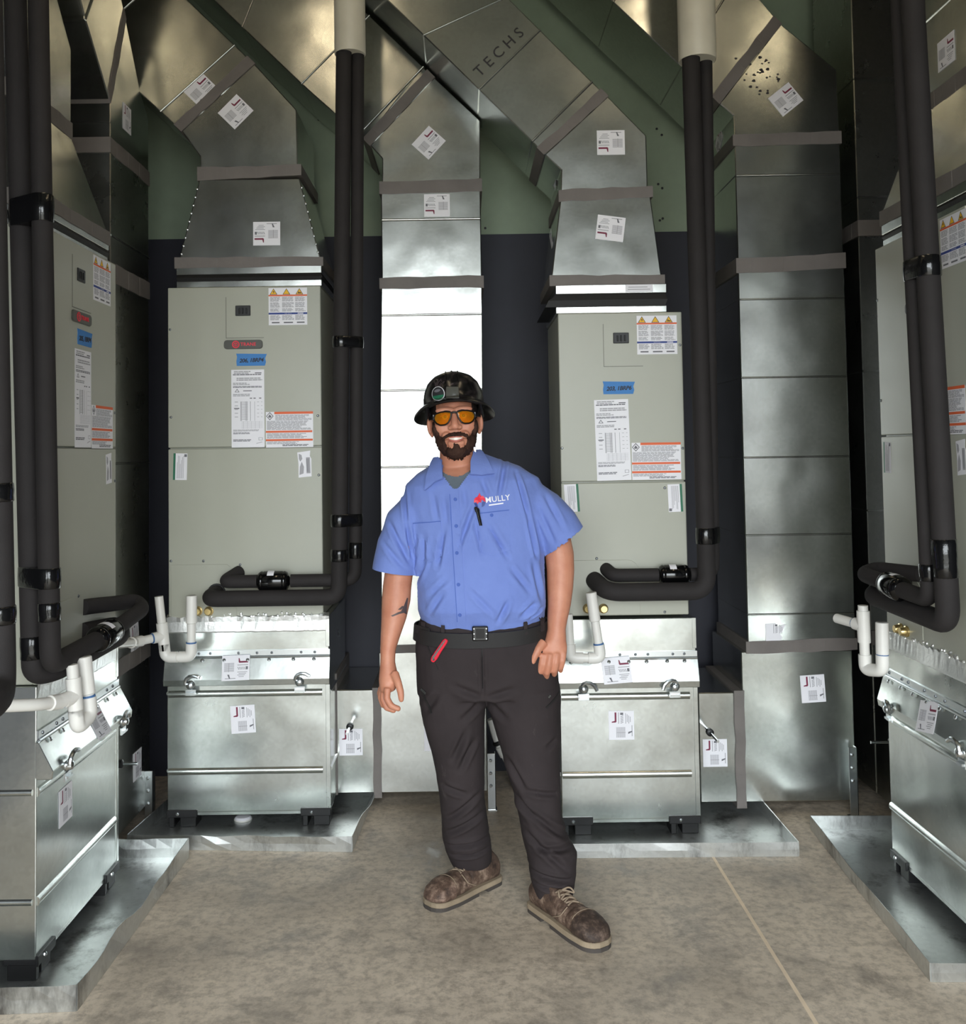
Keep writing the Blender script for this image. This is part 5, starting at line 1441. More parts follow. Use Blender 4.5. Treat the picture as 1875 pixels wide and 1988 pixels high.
# brows, eyes, lips, teeth
for s in (-1, 1):
    e = MB(); ellipsoid(e, hp(s * 0.030, -0.0815, 0.012), (0.0125,) * 3, 12)
    eo = obj('eye', e, M['eye'], body_o, smooth=True)
    obj('iris', MB().lathe(hp(s * 0.030, -0.0935, 0.011), H3 @ Vector((0, -1, 0)), [(0, 0.0058), (0.0012, 0.0056), (0.0018, 0.003)], 14), M['iris'], body_o, smooth=True)
    obj('eyelid', MB().tube([hp(s * 0.016, -0.0885, 0.014), hp(s * 0.030, -0.0975, 0.0195), hp(s * 0.045, -0.084, 0.014)], [0.003, 0.0042, 0.003], 8, 0.02), M['skin'], body_o, smooth=True)
    obj('eyebrow', MB().tube([hp(s * 0.013, -0.0985, 0.024), hp(s * 0.030, -0.0995, 0.0285), hp(s * 0.052, -0.084, 0.024)], [0.0045, 0.0048, 0.002], 8, 0.02), M['hair'], body_o, smooth=True)
mt = MB()
vs = []
for k in range(13):
    x = -0.0245 + 0.049 * k / 12
    yy = -0.1035 + (x / 0.03) ** 2 * 0.016
    cz = -0.0640 + (x / 0.026) ** 2 * 0.0030; hh = 0.0052 * (1 - (abs(x) / 0.026) ** 2.5) + 0.0005
    vs += [hp(x, yy, cz + hh), hp(x, yy - 0.0004, cz - hh)]
obj('teeth', MB().add(vs, [[2 * k, 2 * k + 1, 2 * k + 3, 2 * k + 2] for k in range(12)]), M['teeth'], body_o, smooth=True)
def lip(zc, bow, r0):
    pts = []; rr = []
    for k in range(11):
        x = -0.028 + 0.056 * k / 10
        pts.append(hp(x, -0.1035 + (x / 0.03) ** 2 * 0.017, zc + bow * (1 - (x / 0.028) ** 2) + (x / 0.028) ** 2 * 0.0035)); rr.append(r0 * (1 - 0.65 * (abs(x) / 0.028) ** 2))
    return MB().tube(pts, rr, 10)
obj('upper_lip', lip(-0.0640, 0.0065, 0.0030), M['lip'], body_o, smooth=True)
obj('lower_lip', lip(-0.0640, -0.0085, 0.0042), M['lip'], body_o, smooth=True)

# --- shirt
sh = MB(); trunk(sh, 0.0)
def sleeve(A, B, extra):
    rs = []
    for (c, rx, ry, nrm) in A:
        n_ = Vector(nrm).normalized(); a1 = Vector((n_.z, 0, -n_.x)).normalized(); a2 = n_.cross(a1)
        rs.append([Vector(c) + a1 * rx * cos(2 * pi * k / 28) + a2 * ry * sin(2 * pi * k / 28) for k in range(28)])
    return sh.loft(rs, 0, 0.03, extra)
SR = [((-0.146, 3.495, 1.412), 0.066, 0.088, (0.55, 0, 1)), ((-0.203, 3.485, 1.347), 0.076, 0.090, (0.34, 0, 1)), ((-0.237, 3.475, 1.262), 0.080, 0.086, (0.22, 0, 1)),
      ((-0.252, 3.465, 1.19), 0.079, 0.082, (0.17, 0, 1)), ((-0.257, 3.46, 1.156), 0.0785, 0.081, (0.16, 0, 1)), ((-0.255, 3.46, 1.171), 0.067, 0.069, (0.16, 0, 1))]
SL = [((0.192, 3.495, 1.444), 0.068, 0.088, (-0.75, 0, 1)), ((0.265, 3.485, 1.384), 0.080, 0.092, (-0.66, 0, 1)), ((0.318, 3.475, 1.318), 0.086, 0.088, (-0.68, 0, 1)),
      ((0.346, 3.465, 1.271), 0.086, 0.084, (-0.74, 0, 1)), ((0.354, 3.46, 1.257), 0.0855, 0.083, (-0.74, 0, 1)), ((0.342, 3.46, 1.275), 0.074, 0.071, (-0.74, 0, 1))]
sleeve(SR, None, -0.03); sleeve(SL, None, -0.03)
sme = remesh(sh, 0.0046, 9, 0.5)
bm = bmesh.new(); bm.from_mesh(sme)
for c, n, x0, x1 in ((SR[4][0], (0.16, 0, 1), -1.0, SR[4][0][0] + 0.085), (SL[4][0], (-0.74, 0, 1), SL[4][0][0] - 0.075, 1.0)):
    # trim the sleeve straight at its hem
    n = Vector(n).normalized(); c = Vector(c) + n * 0.009
    near = [f for f in bm.faces if x0 < f.calc_center_median().x < x1 and (f.calc_center_median() - c).dot(n) < 0.04]
    gm = list({v for f in near for v in f.verts}) + list({g for f in near for g in f.edges}) + near
    bmesh.ops.bisect_plane(bm, geom=gm, plane_co=c, plane_no=n, clear_inner=True)
bm.to_mesh(sme); bm.free()
C = lambda a, b, d=0.006, w=0.009: (a, b, d * 1.9, w * 0.85)
folds(sme, [
    C((-0.099, 1.189), (-0.075, 1.315)), C((-0.152, 1.183), (-0.141, 1.307), 0.007), C((-0.176, 1.139), (-0.139, 1.218), 0.006),
    C((-0.028, 1.25), (0.033, 1.405), 0.006), C((0.06, 1.224), (0.032, 1.349), 0.004), C((0.075, 1.339), (0.144, 1.219), 0.006),
    C((0.117, 1.427), (0.146, 1.56), 0.006, 0.008), C((0.059, 1.49), (0.081, 1.428), 0.004), C((0.181, 1.51), (0.219, 1.355), 0.007, 0.007), C((0.219, 1.355), (0.245, 1.213), 0.008, 0.007),
    C((-0.216, 1.468), (-0.205, 1.334), 0.006, 0.007), C((-0.205, 1.334), (-0.185, 1.21), 0.008, 0.007), C((-0.269, 1.344), (-0.194, 1.201), 0.006), C((-0.288, 1.274), (-0.212, 1.179), 0.004),
    C((0.232, 1.204), (0.26, 1.062), 0.005), C((0.106, 1.003), (0.141, 1.073), 0.006), C((0.188, 1.019), (0.239, 1.059), 0.007), C((0.22, 1.013), (0.263, 1.041), 0.006, 0.006),
    C((-0.131, 1.024), (-0.08, 1.103), 0.004), C((-0.062, 1.155), (-0.134, 1.086), 0.003), C((0.152, 1.187), (0.222, 1.098), 0.004), C((0.009, 1.119), (0.096, 1.029), 0.003),
    C((0.281, 1.434), (0.341, 1.308), 0.004), C((0.254, 1.39), (0.313, 1.256), 0.004), C((-0.111, 1.44), (-0.095, 1.35), 0.003), C((-0.072, 1.43), (-0.063, 1.332), 0.0025), C((-0.004, 1.456), (0.004, 1.393), 0.003)],
      True, 0.0045, 17.0, [(SR[4][0], (0.16, 0, 1), -1.0, SR[4][0][0] + 0.085), (SL[4][0], (-0.74, 0, 1), SL[4][0][0] - 0.075, 1.0)])
# the open neck: cut the V out of the shirt and lay the undershirt behind it
sco, sno = arrays(sme)
V = [Vector(q) for q in ((-0.083, 1.582), (-0.077, 1.501), (-0.033, 1.443), (0.02, 1.509), (0.041, 1.601))]
def in_poly(x, z, poly):
    c = False
    for i in range(len(poly)):
        a, b = poly[i], poly[(i + 1) % len(poly)]
        if (a.y > z) != (b.y > z) and x < (b.x - a.x) * (z - a.y) / (b.y - a.y) + a.x: c = not c
    return c
inv = np.array([p[1] < 3.50 and in_poly(p[0], p[2], V) for p in sco])
us_v, us_f, idx = [], [], {}
ntop = (-0.032, 1.493)
for p in sme.polygons:
    vv = list(p.vertices)
    if all(sco[i][1] < 3.47 and abs(sco[i][0] - V[2].x) < 0.075 and sco[i][2] < ntop[1] + 0.012 - 6.0 * 0 + (sco[i][0] - ntop[0]) ** 2 * 9 and sco[i][2] > V[2].y - 0.03 for i in vv):
        f = []
        for i in vv:
            if i not in idx: idx[i] = len(us_v); us_v.append(Vector(sco[i]) - Vector(sno[i]) * 0.007)
            f.append(idx[i])
        us_f.append(f)
obj('undershirt', MB().add(us_v, us_f), M['tee'], man, smooth=True, angle=180)
sb = bvh_of(sme)
bm = bmesh.new(); bm.from_mesh(sme); bm.faces.ensure_lookup_table()
bmesh.ops.delete(bm, geom=[f for f in bm.faces if all(inv[v.index] for v in f.verts)], context='FACES')
bm.to_mesh(sme); bm.free()
shirt = finish('shirt', sme, M['shirt'], man)
pl = lambda *q: [Vector(a) for a in q]
onto(sb, pl((-0.092, 1.575), (-0.078, 1.537), (-0.073, 1.489), (-0.1, 1.478), (-0.136, 1.45), (-0.13, 1.493), (-0.114, 1.539)), 0.008, 0.006, 0.007, 'collar_flap', M['shirt'], shirt)
onto(sb, pl((0.036, 1.591), (0.059, 1.58), (0.083, 1.543), (0.102, 1.502), (0.061, 1.499), (0.02, 1.501), (0.023, 1.544)), 0.008, 0.006, 0.007, 'collar_flap', M['shirt'], shirt)
# collar stand round the neck
cs = []
for k in range(33):
    a = radians(-62 + 304 * k / 32)
    zz = 0.030 if 4 < k < 28 else 0.022
    base = nb_ + Vector((0.004, 0.012, 0.0)) + Vector((0.083 * cos(a), 0.080 * sin(a), 0.012 * cos(a) + (0.012 if sin(a) > 0 else 0.012 * sin(a))))
    d = Vector((cos(a), sin(a), 0))
    cs.append([base + Vector((0, 0, -0.02)), base + Vector((0, 0, zz)) - d * 0.006, base + Vector((0, 0, zz)) , base + d * 0.012 + Vector((0, 0, -0.02))])
vs = [p for r in cs for p in r]; fs = []
for k in range(32):
    for j in range(4): fs.append([k * 4 + j, k * 4 + (j + 1) % 4, (k + 1) * 4 + (j + 1) % 4, (k + 1) * 4 + j])
obj('collar_stand', MB().add(vs, fs), M['shirt'], shirt, smooth=True, angle=60)
# placket, pockets, buttons, stitch lines
onto(sb, strip((-0.039, 1.457), (-0.019, 0.999), 0.034), 0.0006, 0.0016, 0.009, 'placket', M['shirt'], shirt)
onto(sb, strip((-0.052, 1.439), (-0.032, 1.005), 0.0022), 0.0016, 0.0012, 0.012, 'placket_stitching', M['shirt_seam'], shirt)
for q in ((-0.033, 1.421), (-0.031, 1.331), (-0.03, 1.239), (-0.026, 1.134), (-0.023, 1.031)):
    loc_, nrm_, _, _ = sb.ray_cast(Vector((q[0], 0.5, q[1])), Vector((0, 1, 0)))
    if nrm_.y > 0: nrm_ = -nrm_
    obj('button', MB().lathe(loc_ + nrm_ * 0.002, nrm_, [(0, 0.0062), (0.0018, 0.0062), (0.0024, 0.005), (0.0018, 0.0035), (0.0018, 0.001)], 14), M['shirt_seam'], shirt, smooth=True)
for poly, name in ((((0.039, 1.372), (0.152, 1.382), (0.153, 1.248), (0.099, 1.228), (0.046, 1.243)), 'chest_pocket'),
                   (((-0.184, 1.338), (-0.084, 1.347), (-0.082, 1.227), (-0.128, 1.203), (-0.175, 1.224)), 'chest_pocket')):
    onto(sb, pl(*poly), 0.0004, 0.0016, 0.009, name, M['shirt'], shirt)
    onto(sb, strip(poly[0], poly[1], 0.003), 0.0018, 0.001, 0.012, 'pocket_stitching', M['shirt_seam'], shirt)
q = (0.091, 1.366); loc_, nrm_, _, _ = sb.ray_cast(Vector((q[0], 0.5, q[1])), Vector((0, 1, 0)))
obj('button', MB().lathe(loc_ + Vector((0, -0.001, 0)), (0, -1, 0), [(0, 0.0062), (0.003, 0.006), (0.0035, 0.002)], 14), M['shirt_seam'], shirt)
# chest emblem and name
e0 = Vector((0.051, 1.413)); r = 0.0205
fl = [(-1, -0.15), (-0.95, 0.35), (-0.6, 0.75), (-0.5, 0.62), (-0.2, 1.05), (0.0, 1.45), (0.18, 1.0), (0.4, 0.85), (0.55, 0.95), (0.9, 0.45), (1, -0.1), (0.65, 0.05), (0.35, 0.35), (0.2, -0.2), (-0.1, -0.1), (-0.35, -0.4), (-0.6, -0.1)]
onto(sb, [e0 + Vector((x * r, z * r)) for x, z in fl], 0.0020, 0.0006, 0.008, 'shirt_emblem', M['red'], shirt, smooth=False)
for dr in ([(-1, -0.2), (-0.6, -0.15), (-0.4, -0.45), (-0.3, -0.95), (-0.7, -0.75)], [(1, -0.15), (0.6, 0.0), (0.35, -0.2), (0.3, -0.95), (0.75, -0.7)]):
    onto(sb, [e0 + Vector((x * r, z * r)) for x, z in dr], 0.0020, 0.0006, 0.008, 'shirt_emblem', M['blue_ink'], shirt, smooth=False)
me = text_mesh('MULLY', 0.027, 0.0, 0, 1.06, 0.0004)
tm = [(v.co.x, v.co.y) for v in me.vertices]; c0 = Vector((0.113, 1.421)); ca, sa = cos(0.10), sin(0.10)
vs = []
for x, y in tm:
    q = c0 + Vector((x * ca - y * sa, x * sa + y * ca))
    l_, n_, _, _ = sb.ray_cast(Vector((q.x, 0.5, q.y)), Vector((0, 1, 0)))
    vs.append(l_ + Vector((0, -0.0036, 0)))
obj('shirt_name', MB().add(vs, [list(p.vertices) for p in me.polygons]), M['white'], shirt)
onto(sb, strip((0.082, 1.4), (0.132, 1.406), 0.0045), 0.0022, 0.0006, 0.01, 'shirt_name_line', M['white'], shirt, smooth=False)

# --- trousers
tr = MB()
HIPS = [(0.057, 3.49, 0.999, 0.223, 0.005), (0.056, 3.49, 0.954, 0.235, 0.006), (0.062, 3.49, 0.885, 0.246, 0.001), (0.068, 3.49, 0.812, 0.253, -0.001), (0.074, 3.49, 0.729, 0.254, -0.001)]
tr.loft([ring(r[:3], r[3], ry, r[4], 40, 2.4) for r, ry in zip(HIPS, (0.142, 0.146, 0.150, 0.150, 0.140))], 0, 0.01, 0.0)
LR = [((-0.057, 3.49, 0.755, 0.118, -0.002), 0.130), ((-0.055, 3.49, 0.7, 0.117, -0.002), 0.126), ((-0.051, 3.49, 0.627, 0.112, -0.002), 0.118), ((-0.041, 3.495, 0.536, 0.097, -0.002), 0.108), ((-0.031, 3.5, 0.444, 0.085, -0.002), 0.098),
      ((-0.025, 3.515, 0.365, 0.08, -0.002), 0.095), ((-0.021, 3.535, 0.286, 0.081, -0.001), 0.094), ((-0.015, 3.56, 0.203, 0.086, -0.001), 0.096), ((-0.006, 3.58, 0.145, 0.085, 0.001), 0.095), ((0.002, 3.59, 0.114, 0.079, 0.003), 0.090), ((0.009, 3.6, 0.087, 0.071, 0.01), 0.084), ((0.01, 3.6, 0.103, 0.06, 0.006), 0.070)]
LL = [((0.193, 3.49, 0.751, 0.134, -0.002), 0.132), ((0.197, 3.485, 0.698, 0.132, -0.002), 0.128), ((0.206, 3.48, 0.627, 0.122, -0.002), 0.120), ((0.218, 3.465, 0.54, 0.106, -0.002), 0.112), ((0.228, 3.45, 0.456, 0.093, -0.002), 0.104),
      ((0.237, 3.44, 0.388, 0.082, -0.001), 0.098), ((0.245, 3.43, 0.32, 0.076, -0.001), 0.094), ((0.259, 3.42, 0.253, 0.077, -0.001), 0.092), ((0.282, 3.41, 0.198, 0.087, 0.001), 0.096), ((0.283, 3.4, 0.14, 0.081, 0.001), 0.092), ((0.282, 3.395, 0.082, 0.069, 0.002), 0.086), ((0.284, 3.39, 0.043, 0.062, 0.007), 0.080), ((0.285, 3.39, 0.064, 0.052, 0.008), 0.066)]
for A in (LR, LL): tr.loft([ring(r[:3], r[3], ry, r[4], 32, 2.2) for r, ry in A], 0, 0.02, -0.02)
tme = remesh(tr, 0.0055, 4, 0.5)
folds(tme, [
    C((0.053, 0.738), (0.05, 0.923), 0.004, 0.006), C((0.048, 0.743), (-0.049, 0.783), 0.005, 0.012), C((0.065, 0.743), (0.163, 0.771), 0.005, 0.012), C((0.052, 0.72), (-0.025, 0.66), 0.005, 0.012),
    C((0.065, 0.72), (0.135, 0.658), 0.004, 0.012), C((-0.057, 0.518), (-0.008, 0.622), 0.006, 0.010), C((-0.033, 0.482), (0.022, 0.587), 0.006, 0.010), C((-0.091, 0.424), (-0.011, 0.396), 0.006, 0.010),
    C((-0.09, 0.29), (0.043, 0.394), 0.006, 0.010), C((-0.091, 0.238), (0.051, 0.316), 0.007, 0.010), C((-0.081, 0.19), (0.068, 0.211), 0.009, 0.009), C((-0.069, 0.152), (0.068, 0.171), 0.008, 0.007),
    C((0.132, 0.524), (0.191, 0.428), 0.006, 0.010), C((0.191, 0.428), (0.305, 0.409), 0.006, 0.009), C((0.156, 0.411), (0.224, 0.319), 0.005, 0.010), C((0.164, 0.389), (0.344, 0.253), 0.007, 0.010),
    C((0.188, 0.289), (0.324, 0.171), 0.007, 0.010), C((0.212, 0.241), (0.356, 0.231), 0.007, 0.009), C((0.202, 0.161), (0.343, 0.133), 0.009, 0.009), C((0.218, 0.123), (0.339, 0.104), 0.008, 0.007),
    C((0.265, 0.563), (0.31, 0.588), 0.004, 0.010), C((-0.154, 0.677), (-0.103, 0.755), 0.004, 0.012)], True, 0.0045, 15.0)
tb_ = bvh_of(tme)
trou = finish('trousers', tme, M['trousers'], man)
onto(tb_, strip((0.05, 0.939), (0.051, 0.775), 0.004), 0.0006, 0.0014, 0.012, 'fly_seam', M['belt'], trou)
onto(tb_, strip((-0.151, 0.945), (-0.102, 0.837), 0.004), 0.0006, 0.0014, 0.012, 'pocket_seam', M['belt'], trou)
onto(tb_, strip((0.322, 0.739), (0.268, 0.7), 0.006), 0.0006, 0.0022, 0.012, 'cargo_zip', M['belt'], trou)
onto(tb_, strip((-0.158, 0.751), (-0.126, 0.685), 0.006), 0.0006, 0.0022, 0.012, 'cargo_zip', M['belt'], trou)
onto(tb_, strip((-0.161, 0.76), (-0.143, 0.748), 0.008), 0.002, 0.002, 0.006, 'zip_pull', M['zinc'], trou)
onto(tb_, strip((0.276, 0.733), (0.283, 0.74), 0.006), 0.002, 0.002, 0.006, 'zip_pull', M['zinc'], trou)
# --- belt with a square buckle and its loose end
B0, B1 = (0.051, 3.49, 0.98, 0.235, 0.011), (0.05, 3.49, 0.93, 0.237, 0.009)
def band_ring(r, ry, g, n=64): return ring((r[0], r[1] - 0.004, r[2]), r[3] + g, ry + g, r[4], n, 2.4)
o0, o1 = band_ring(B1, 0.153, 0.006), band_ring(B0, 0.153, 0.005)
i0, i1 = band_ring(B1, 0.153, 0.001), band_ring(B0, 0.153, 0.0)
vs = o0 + o1 + i1 + i0; n_ = 64; fs = []
for j in range(4):
    for k in range(n_): fs.append([j * n_ + k, j * n_ + (k + 1) % n_, ((j + 1) % 4) * n_ + (k + 1) % n_, ((j + 1) % 4) * n_ + k])
# the belly presses the belt down in the middle of the front
vs = [p + Vector((0, 0, -0.014 * max(0.0, (3.42 - p.y) / 0.09))) for p in vs]
bo = obj('belt', MB().add(vs, fs), M['belt'], man, smooth=True, angle=40)
bu = Vector((0.045, 3.328, 0.966)); bw = 0.027
mb = MB().box(BACK, bu.x - bw, bu.x + bw, bu.y - 0.006, bu.y + 0.006, bu.z - 0.025, bu.z + 0.025)
bk = obj('belt_buckle', mb, M['frame'], bo, 0.004, 2)
mb = MB()
for sx in (-1, 1):
    for k in range(3): mb.lathe((bu.x + sx * 0.021, bu.y - 0.006, bu.z - 0.017 + 0.017 * k), (0, -1, 0), [(0, 0.0022), (0.0015, 0.002)], 8)
mb.box(BACK, bu.x - 0.015, bu.x + 0.015, bu.y - 0.008, bu.y - 0.004, bu.z - 0.016, bu.z + 0.016, 1)
obj('buckle_plate', mb, [M['zinc'], M['belt']], bo)
le = Vector((-0.17, 3.42, 0.966))
obj('belt_end', MB().hexa([le + Vector(v) for v in ((-0.014, 0.0, 0.018), (0.04, -0.05, 0.012), (0.04, -0.05, -0.016), (-0.014, 0, -0.012))], [le + Vector(v) for v in ((-0.012, 0.005, 0.018), (0.042, -0.045, 0.012), (0.042, -0.045, -0.016), (-0.012, 0.005, -0.012))]), M['belt'], bo, 0.001)
for uu in ((-0.078, 0.976), (0.198, 0.989), (-0.144, 0.978), (0.255, 0.992)):
    onto(tb_, strip((uu[0], uu[1] + 0.012), (uu[0], uu[1] - 0.036), 0.012), 0.010, 0.003, 0.01, 'belt_loop', M['trousers'], trou)

# --- boots
def boot(heel, toe, ankle, label):
    heel, toe = Vector((*heel, 0)), Vector((*toe, 0)); d = (toe - heel); L = d.length; d.normalize(); s = Vector((d.y, -d.x, 0))
    w = lambda f, l, z: heel + d * (f * L) + s * l + Vector((0, 0, z))
    up_ = MB()
    prof = [(0.02, 0.030, 0.10), (0.10, 0.038, 0.125), (0.24, 0.041, 0.130), (0.36, 0.042, 0.120), (0.48, 0.046, 0.106), (0.60, 0.051, 0.094), (0.72, 0.055, 0.088), (0.82, 0.055, 0.081), (0.91, 0.050, 0.069), (0.965, 0.036, 0.055), (0.99, 0.018, 0.042)]
    rings = []
    for f, hw, h in prof:
        rr = []
        for k in range(24):
            a = 2 * pi * k / 24
            x = hw * math.copysign(abs(cos(a)) ** 0.8, cos(a)); z = 0.020 + (h - 0.020) * (0.5 + 0.5 * math.copysign(abs(sin(a)) ** 0.75, sin(a)))
            if sin(a) > 0: x *= 1 - 0.35 * (sin(a)) ** 2 * (1 if f < 0.7 else 0.5)
            rr.append(w(f, x, z))
        rings.append(rr)
    up_.loft(rings, 0, 0.006, 0.006)
    an = Vector(ankle)
    sr = []
    for f, z in ((0.0, 0.06), (0.4, 0.11), (0.7, 0.15), (1.0, 0.19)):
        c = w(0.22, 0, 0).lerp(Vector((an.x, an.y, 0)), f * 0.8) + Vector((0, 0, z))
        sr.append([c + d * 0.058 * cos(2 * pi * k / 22) + s * 0.043 * sin(2 * pi * k / 22) for k in range(22)])
    up_.loft(sr)
    me = remesh(up_, 0.0045, 4, 0.5)
    co2, no2 = arrays(me)
    dd = np.zeros(len(co2))
    rel = np.array([((Vector(p) - heel).dot(d) / L) for p in co2])
    for f in (0.50, 0.58, 0.64): dd -= 0.0025 * np.exp(-((rel - f) / 0.013) ** 2) * (co2[:, 2] > 0.05)
    dd += 0.0018 * sst(0.735, 0.745, rel) * (co2[:, 2] > 0.03)                    # toe cap stands proud
    dd += np.array([noise.noise(Vector(p) * 28) for p in co2]) * 0.002
    put(me, co2 + no2 * dd[:, None])
    bb = bvh_of(me)
    cap_f = [list(p.vertices) for p in me.polygons if all(rel[i] > 0.745 and co2[i][2] > 0.030 for i in p.vertices)]
    used = sorted({i for f in cap_f for i in f}); back_ = {i: k for k, i in enumerate(used)}
    c3, n3 = arrays(me)
    cap_v = [Vector(c3[i]) + Vector(n3[i]) * 0.0022 for i in used]
    o = finish('boot', me, [M['leather']], man)
    obj('toe_cap', MB().add(cap_v, [[back_[i] for i in f] for f in cap_f]), M['leather_dark'] if label == 'left' else M['leather_toe'], o, smooth=True, angle=180)
    # sole: a thick dusty midsole over a dark outsole with a heel gap
    fs_, hs_ = [p[0] for p in prof], [p[1] for p in prof]
    def half(f):
        if f > 0.86: return 0.052 * sqrt(max(0.0, 1 - ((f - 0.86) / 0.156) ** 2))
        if f < 0.08: return 0.037 * sqrt(max(0.0, 1 - ((0.08 - f) / 0.105) ** 2))
        return float(np.interp(f, [0.08, 0.24, 0.36, 0.48, 0.60, 0.72, 0.86], [0.037, 0.041, 0.042, 0.046, 0.051, 0.054, 0.052]))
    def outline(grow):
        ff = [-0.022] + [k / 44 * 1.03 - 0.018 for k in range(45)]
        return [w(f, half(f) + grow, 0) for f in ff] + [w(f, -(half(f) + grow), 0) for f in reversed(ff)]
    ol = outline(0.006)
    obj('midsole', MB().hexa([p + Vector((0, 0, 0.012)) for p in ol], [p + Vector((0, 0, 0.030)) for p in ol]), M['sole'], o, 0.003)
    ol2 = [p for p in outline(0.004)]
    fr_ = [p for p in ol2 if (p - heel).dot(d) / L > 0.40]; hl_ = [p for p in ol2 if (p - heel).dot(d) / L < 0.28]
    mb = MB()
    for g in (fr_, hl_): mb.hexa([p + Vector((0, 0, 0.0)) for p in g], [p + Vector((0, 0, 0.013)) for p in g])
    obj('outsole', mb, M['sole_dark'], o)
    # laces, eyelets and tongue
    for k, f in enumerate((0.41, 0.46, 0.51, 0.56)):
        z = 0.150 - 0.10 * (f - 0.30) * 1.35
        for sd in (-1, 1):
            a, b_ = w(f, sd * 0.022, 0.3), w(f + 0.035, -sd * 0.022, 0.3)
            pts = []
            for j in range(6):
                q = a.lerp(b_, j / 5)
                l_, n_, _, _ = bb.ray_cast(q, Vector((0, 0, -1)))
                if l_ is not None: pts.append(l_ + Vector((0, 0, 0.003)))
            if len(pts) > 3: obj('lace', MB().tube(pts, 0.0028, 8), M['lace'], o, smooth=True)
    # pale stitching: across the toe cap and down the quarters
    pts = []
    for j in range(13):
        l_, n_, _, _ = bb.ray_cast(w(0.742 - 0.02 * cos((j / 6 - 1) * 1.2), -0.047 + 0.094 * j / 12, 0.3), Vector((0, 0, -1)))
        if l_ is not None: pts.append(l_ + n_ * 0.0022)
    obj('toe_stitching', MB().tube(pts, 0.0014, 6), M['lace'], o, smooth=True)
    for sd in (-1, 1):
        pts = []
        for j in range(9):
            f, z = 0.60 - 0.16 * j / 8 + 0.05 * sin(pi * j / 8), 0.088 - 0.046 * j / 8
            l_, n_, _, _ = bb.ray_cast(w(f, sd * 0.2, z), s * -sd)
            if l_ is not None: pts.append(l_ + n_ * 0.0018)
        if len(pts) > 3: obj('side_stitching', MB().tube(pts, 0.0018, 6), M['lace'], o, smooth=True)
    ctr = w(0.43, 0, 0.3); l_, n_, _, _ = bb.ray_cast(ctr, Vector((0, 0, -1)))
    if l_ is not None:
        kn = MB()
        for sd in (-1, 1): kn.tube([l_ + Vector((0, 0, 0.005)), l_ + s * sd * 0.025 + Vector((0, 0, 0.014)) + d * 0.01, l_ + s * sd * 0.034 + Vector((0, 0, -0.004)) + d * 0.03, l_ + s * sd * 0.010 + Vector((0, 0, 0.003))], 0.0028, 8, 0.012)
        obj('lace_bow', kn, M['lace'], o, smooth=True)
    return o
boot((0.096, 3.645), (-0.147, 3.426), (0.004, 3.6, 0.113), 'right')
boot((0.219, 3.43), (0.418, 3.131), (0.284, 3.4, 0.069), 'left')

# --- hard hat with a full brim
HT = HEAD @ Matrix.Translation((0, 0.008, 0.038)) @ Matrix.Rotation(-0.19, 4, 'X')
tp_ = lambda x, y, z: HT @ Vector((x, y, z))
n_ = 48
def hatring(rx, ry, z, cr=0.0):
    return [tp_(rx * cos(2 * pi * k / n_), ry * sin(2 * pi * k / n_), z + cr * (sin(2 * pi * k / n_) ** 2)) for k in range(n_)]
outer = [hatring(0.138, 0.166, -0.027, 0.017), hatring(0.1365, 0.163, -0.021, 0.015), hatring(0.127, 0.152, -0.009, 0.010), hatring(0.112, 0.136, 0.004, 0.003), hatring(0.104, 0.129, 0.012), hatring(0.103, 0.127, 0.035), hatring(0.098, 0.121, 0.062), hatring(0.088, 0.108, 0.087), hatring(0.070, 0.086, 0.107), hatring(0.046, 0.057, 0.120), hatring(0.020, 0.026, 0.126)]
inner = [hatring(0.015, 0.02, 0.121), hatring(0.066, 0.082, 0.102), hatring(0.094, 0.117, 0.06), hatring(0.099, 0.123, 0.010), hatring(0.125, 0.150, -0.013, 0.010), hatring(0.1365, 0.164, -0.029, 0.017)]
allr = outer + inner
vs = [p for r in allr for p in r]; fs = []
for j in range(len(allr)):
    if j == len(outer) - 1:
        fs.append([j * n_ + k for k in range(n_)]); fs.append([(j + 1) * n_ + k for k in range(n_)]); continue
    j2 = (j + 1) % len(allr)
    for k in range(n_): fs.append([j * n_ + k, j * n_ + (k + 1) % n_, j2 * n_ + (k + 1) % n_, j2 * n_ + k])
hat = obj('hard_hat', MB().add(vs, fs), M['helmet'], man, smooth=True, angle=60)
rd = MB()
for x0 in (-0.020, 0.0, 0.020):
    pts = [tp_(x0 * (1.1 if k in (0, 10) else 1), 0.124 * cos(pi * (k / 10) * 0.84 + 0.25) * -1, 0.030 + 0.098 * sin(pi * (k / 10) * 0.84 + 0.25) ** 0.8) for k in range(11)]
    rd.tube(pts, [0.002] + [0.0045 if x0 == 0 else 0.003] * 9 + [0.002], 10)
obj('crown_ridges', rd, M['helmet'], hat, smooth=True)
hv = [tuple(p) for p in vs[:len(outer) * n_]]; hb = BVHTree.FromPolygons(hv, [f for f in fs if max(f) < len(outer) * n_])
def hatpatch(c, rx, rz, ang, off, name, mat, half=None):
    pts = []
    for k in range(28):
        a = 2 * pi * k / 28
        x, z = rx * cos(a), rz * sin(a)
        if half is not None and z > half: continue
        pts.append(Vector((c[0] + x * cos(ang) - z * sin(ang), c[1] + x * sin(ang) + z * cos(ang))))
    return onto(hb, pts, off, 0.0006, 0.006, name, mat, hat, smooth=False)
cst = (-0.087, 1.788)
hatpatch(cst, 0.0225, 0.0265, 0.10, 0.0008, 'hat_sticker', M['white'])
hatpatch(cst, 0.0205, 0.0245, 0.10, 0.0016, 'hat_sticker_print', M['ink'])
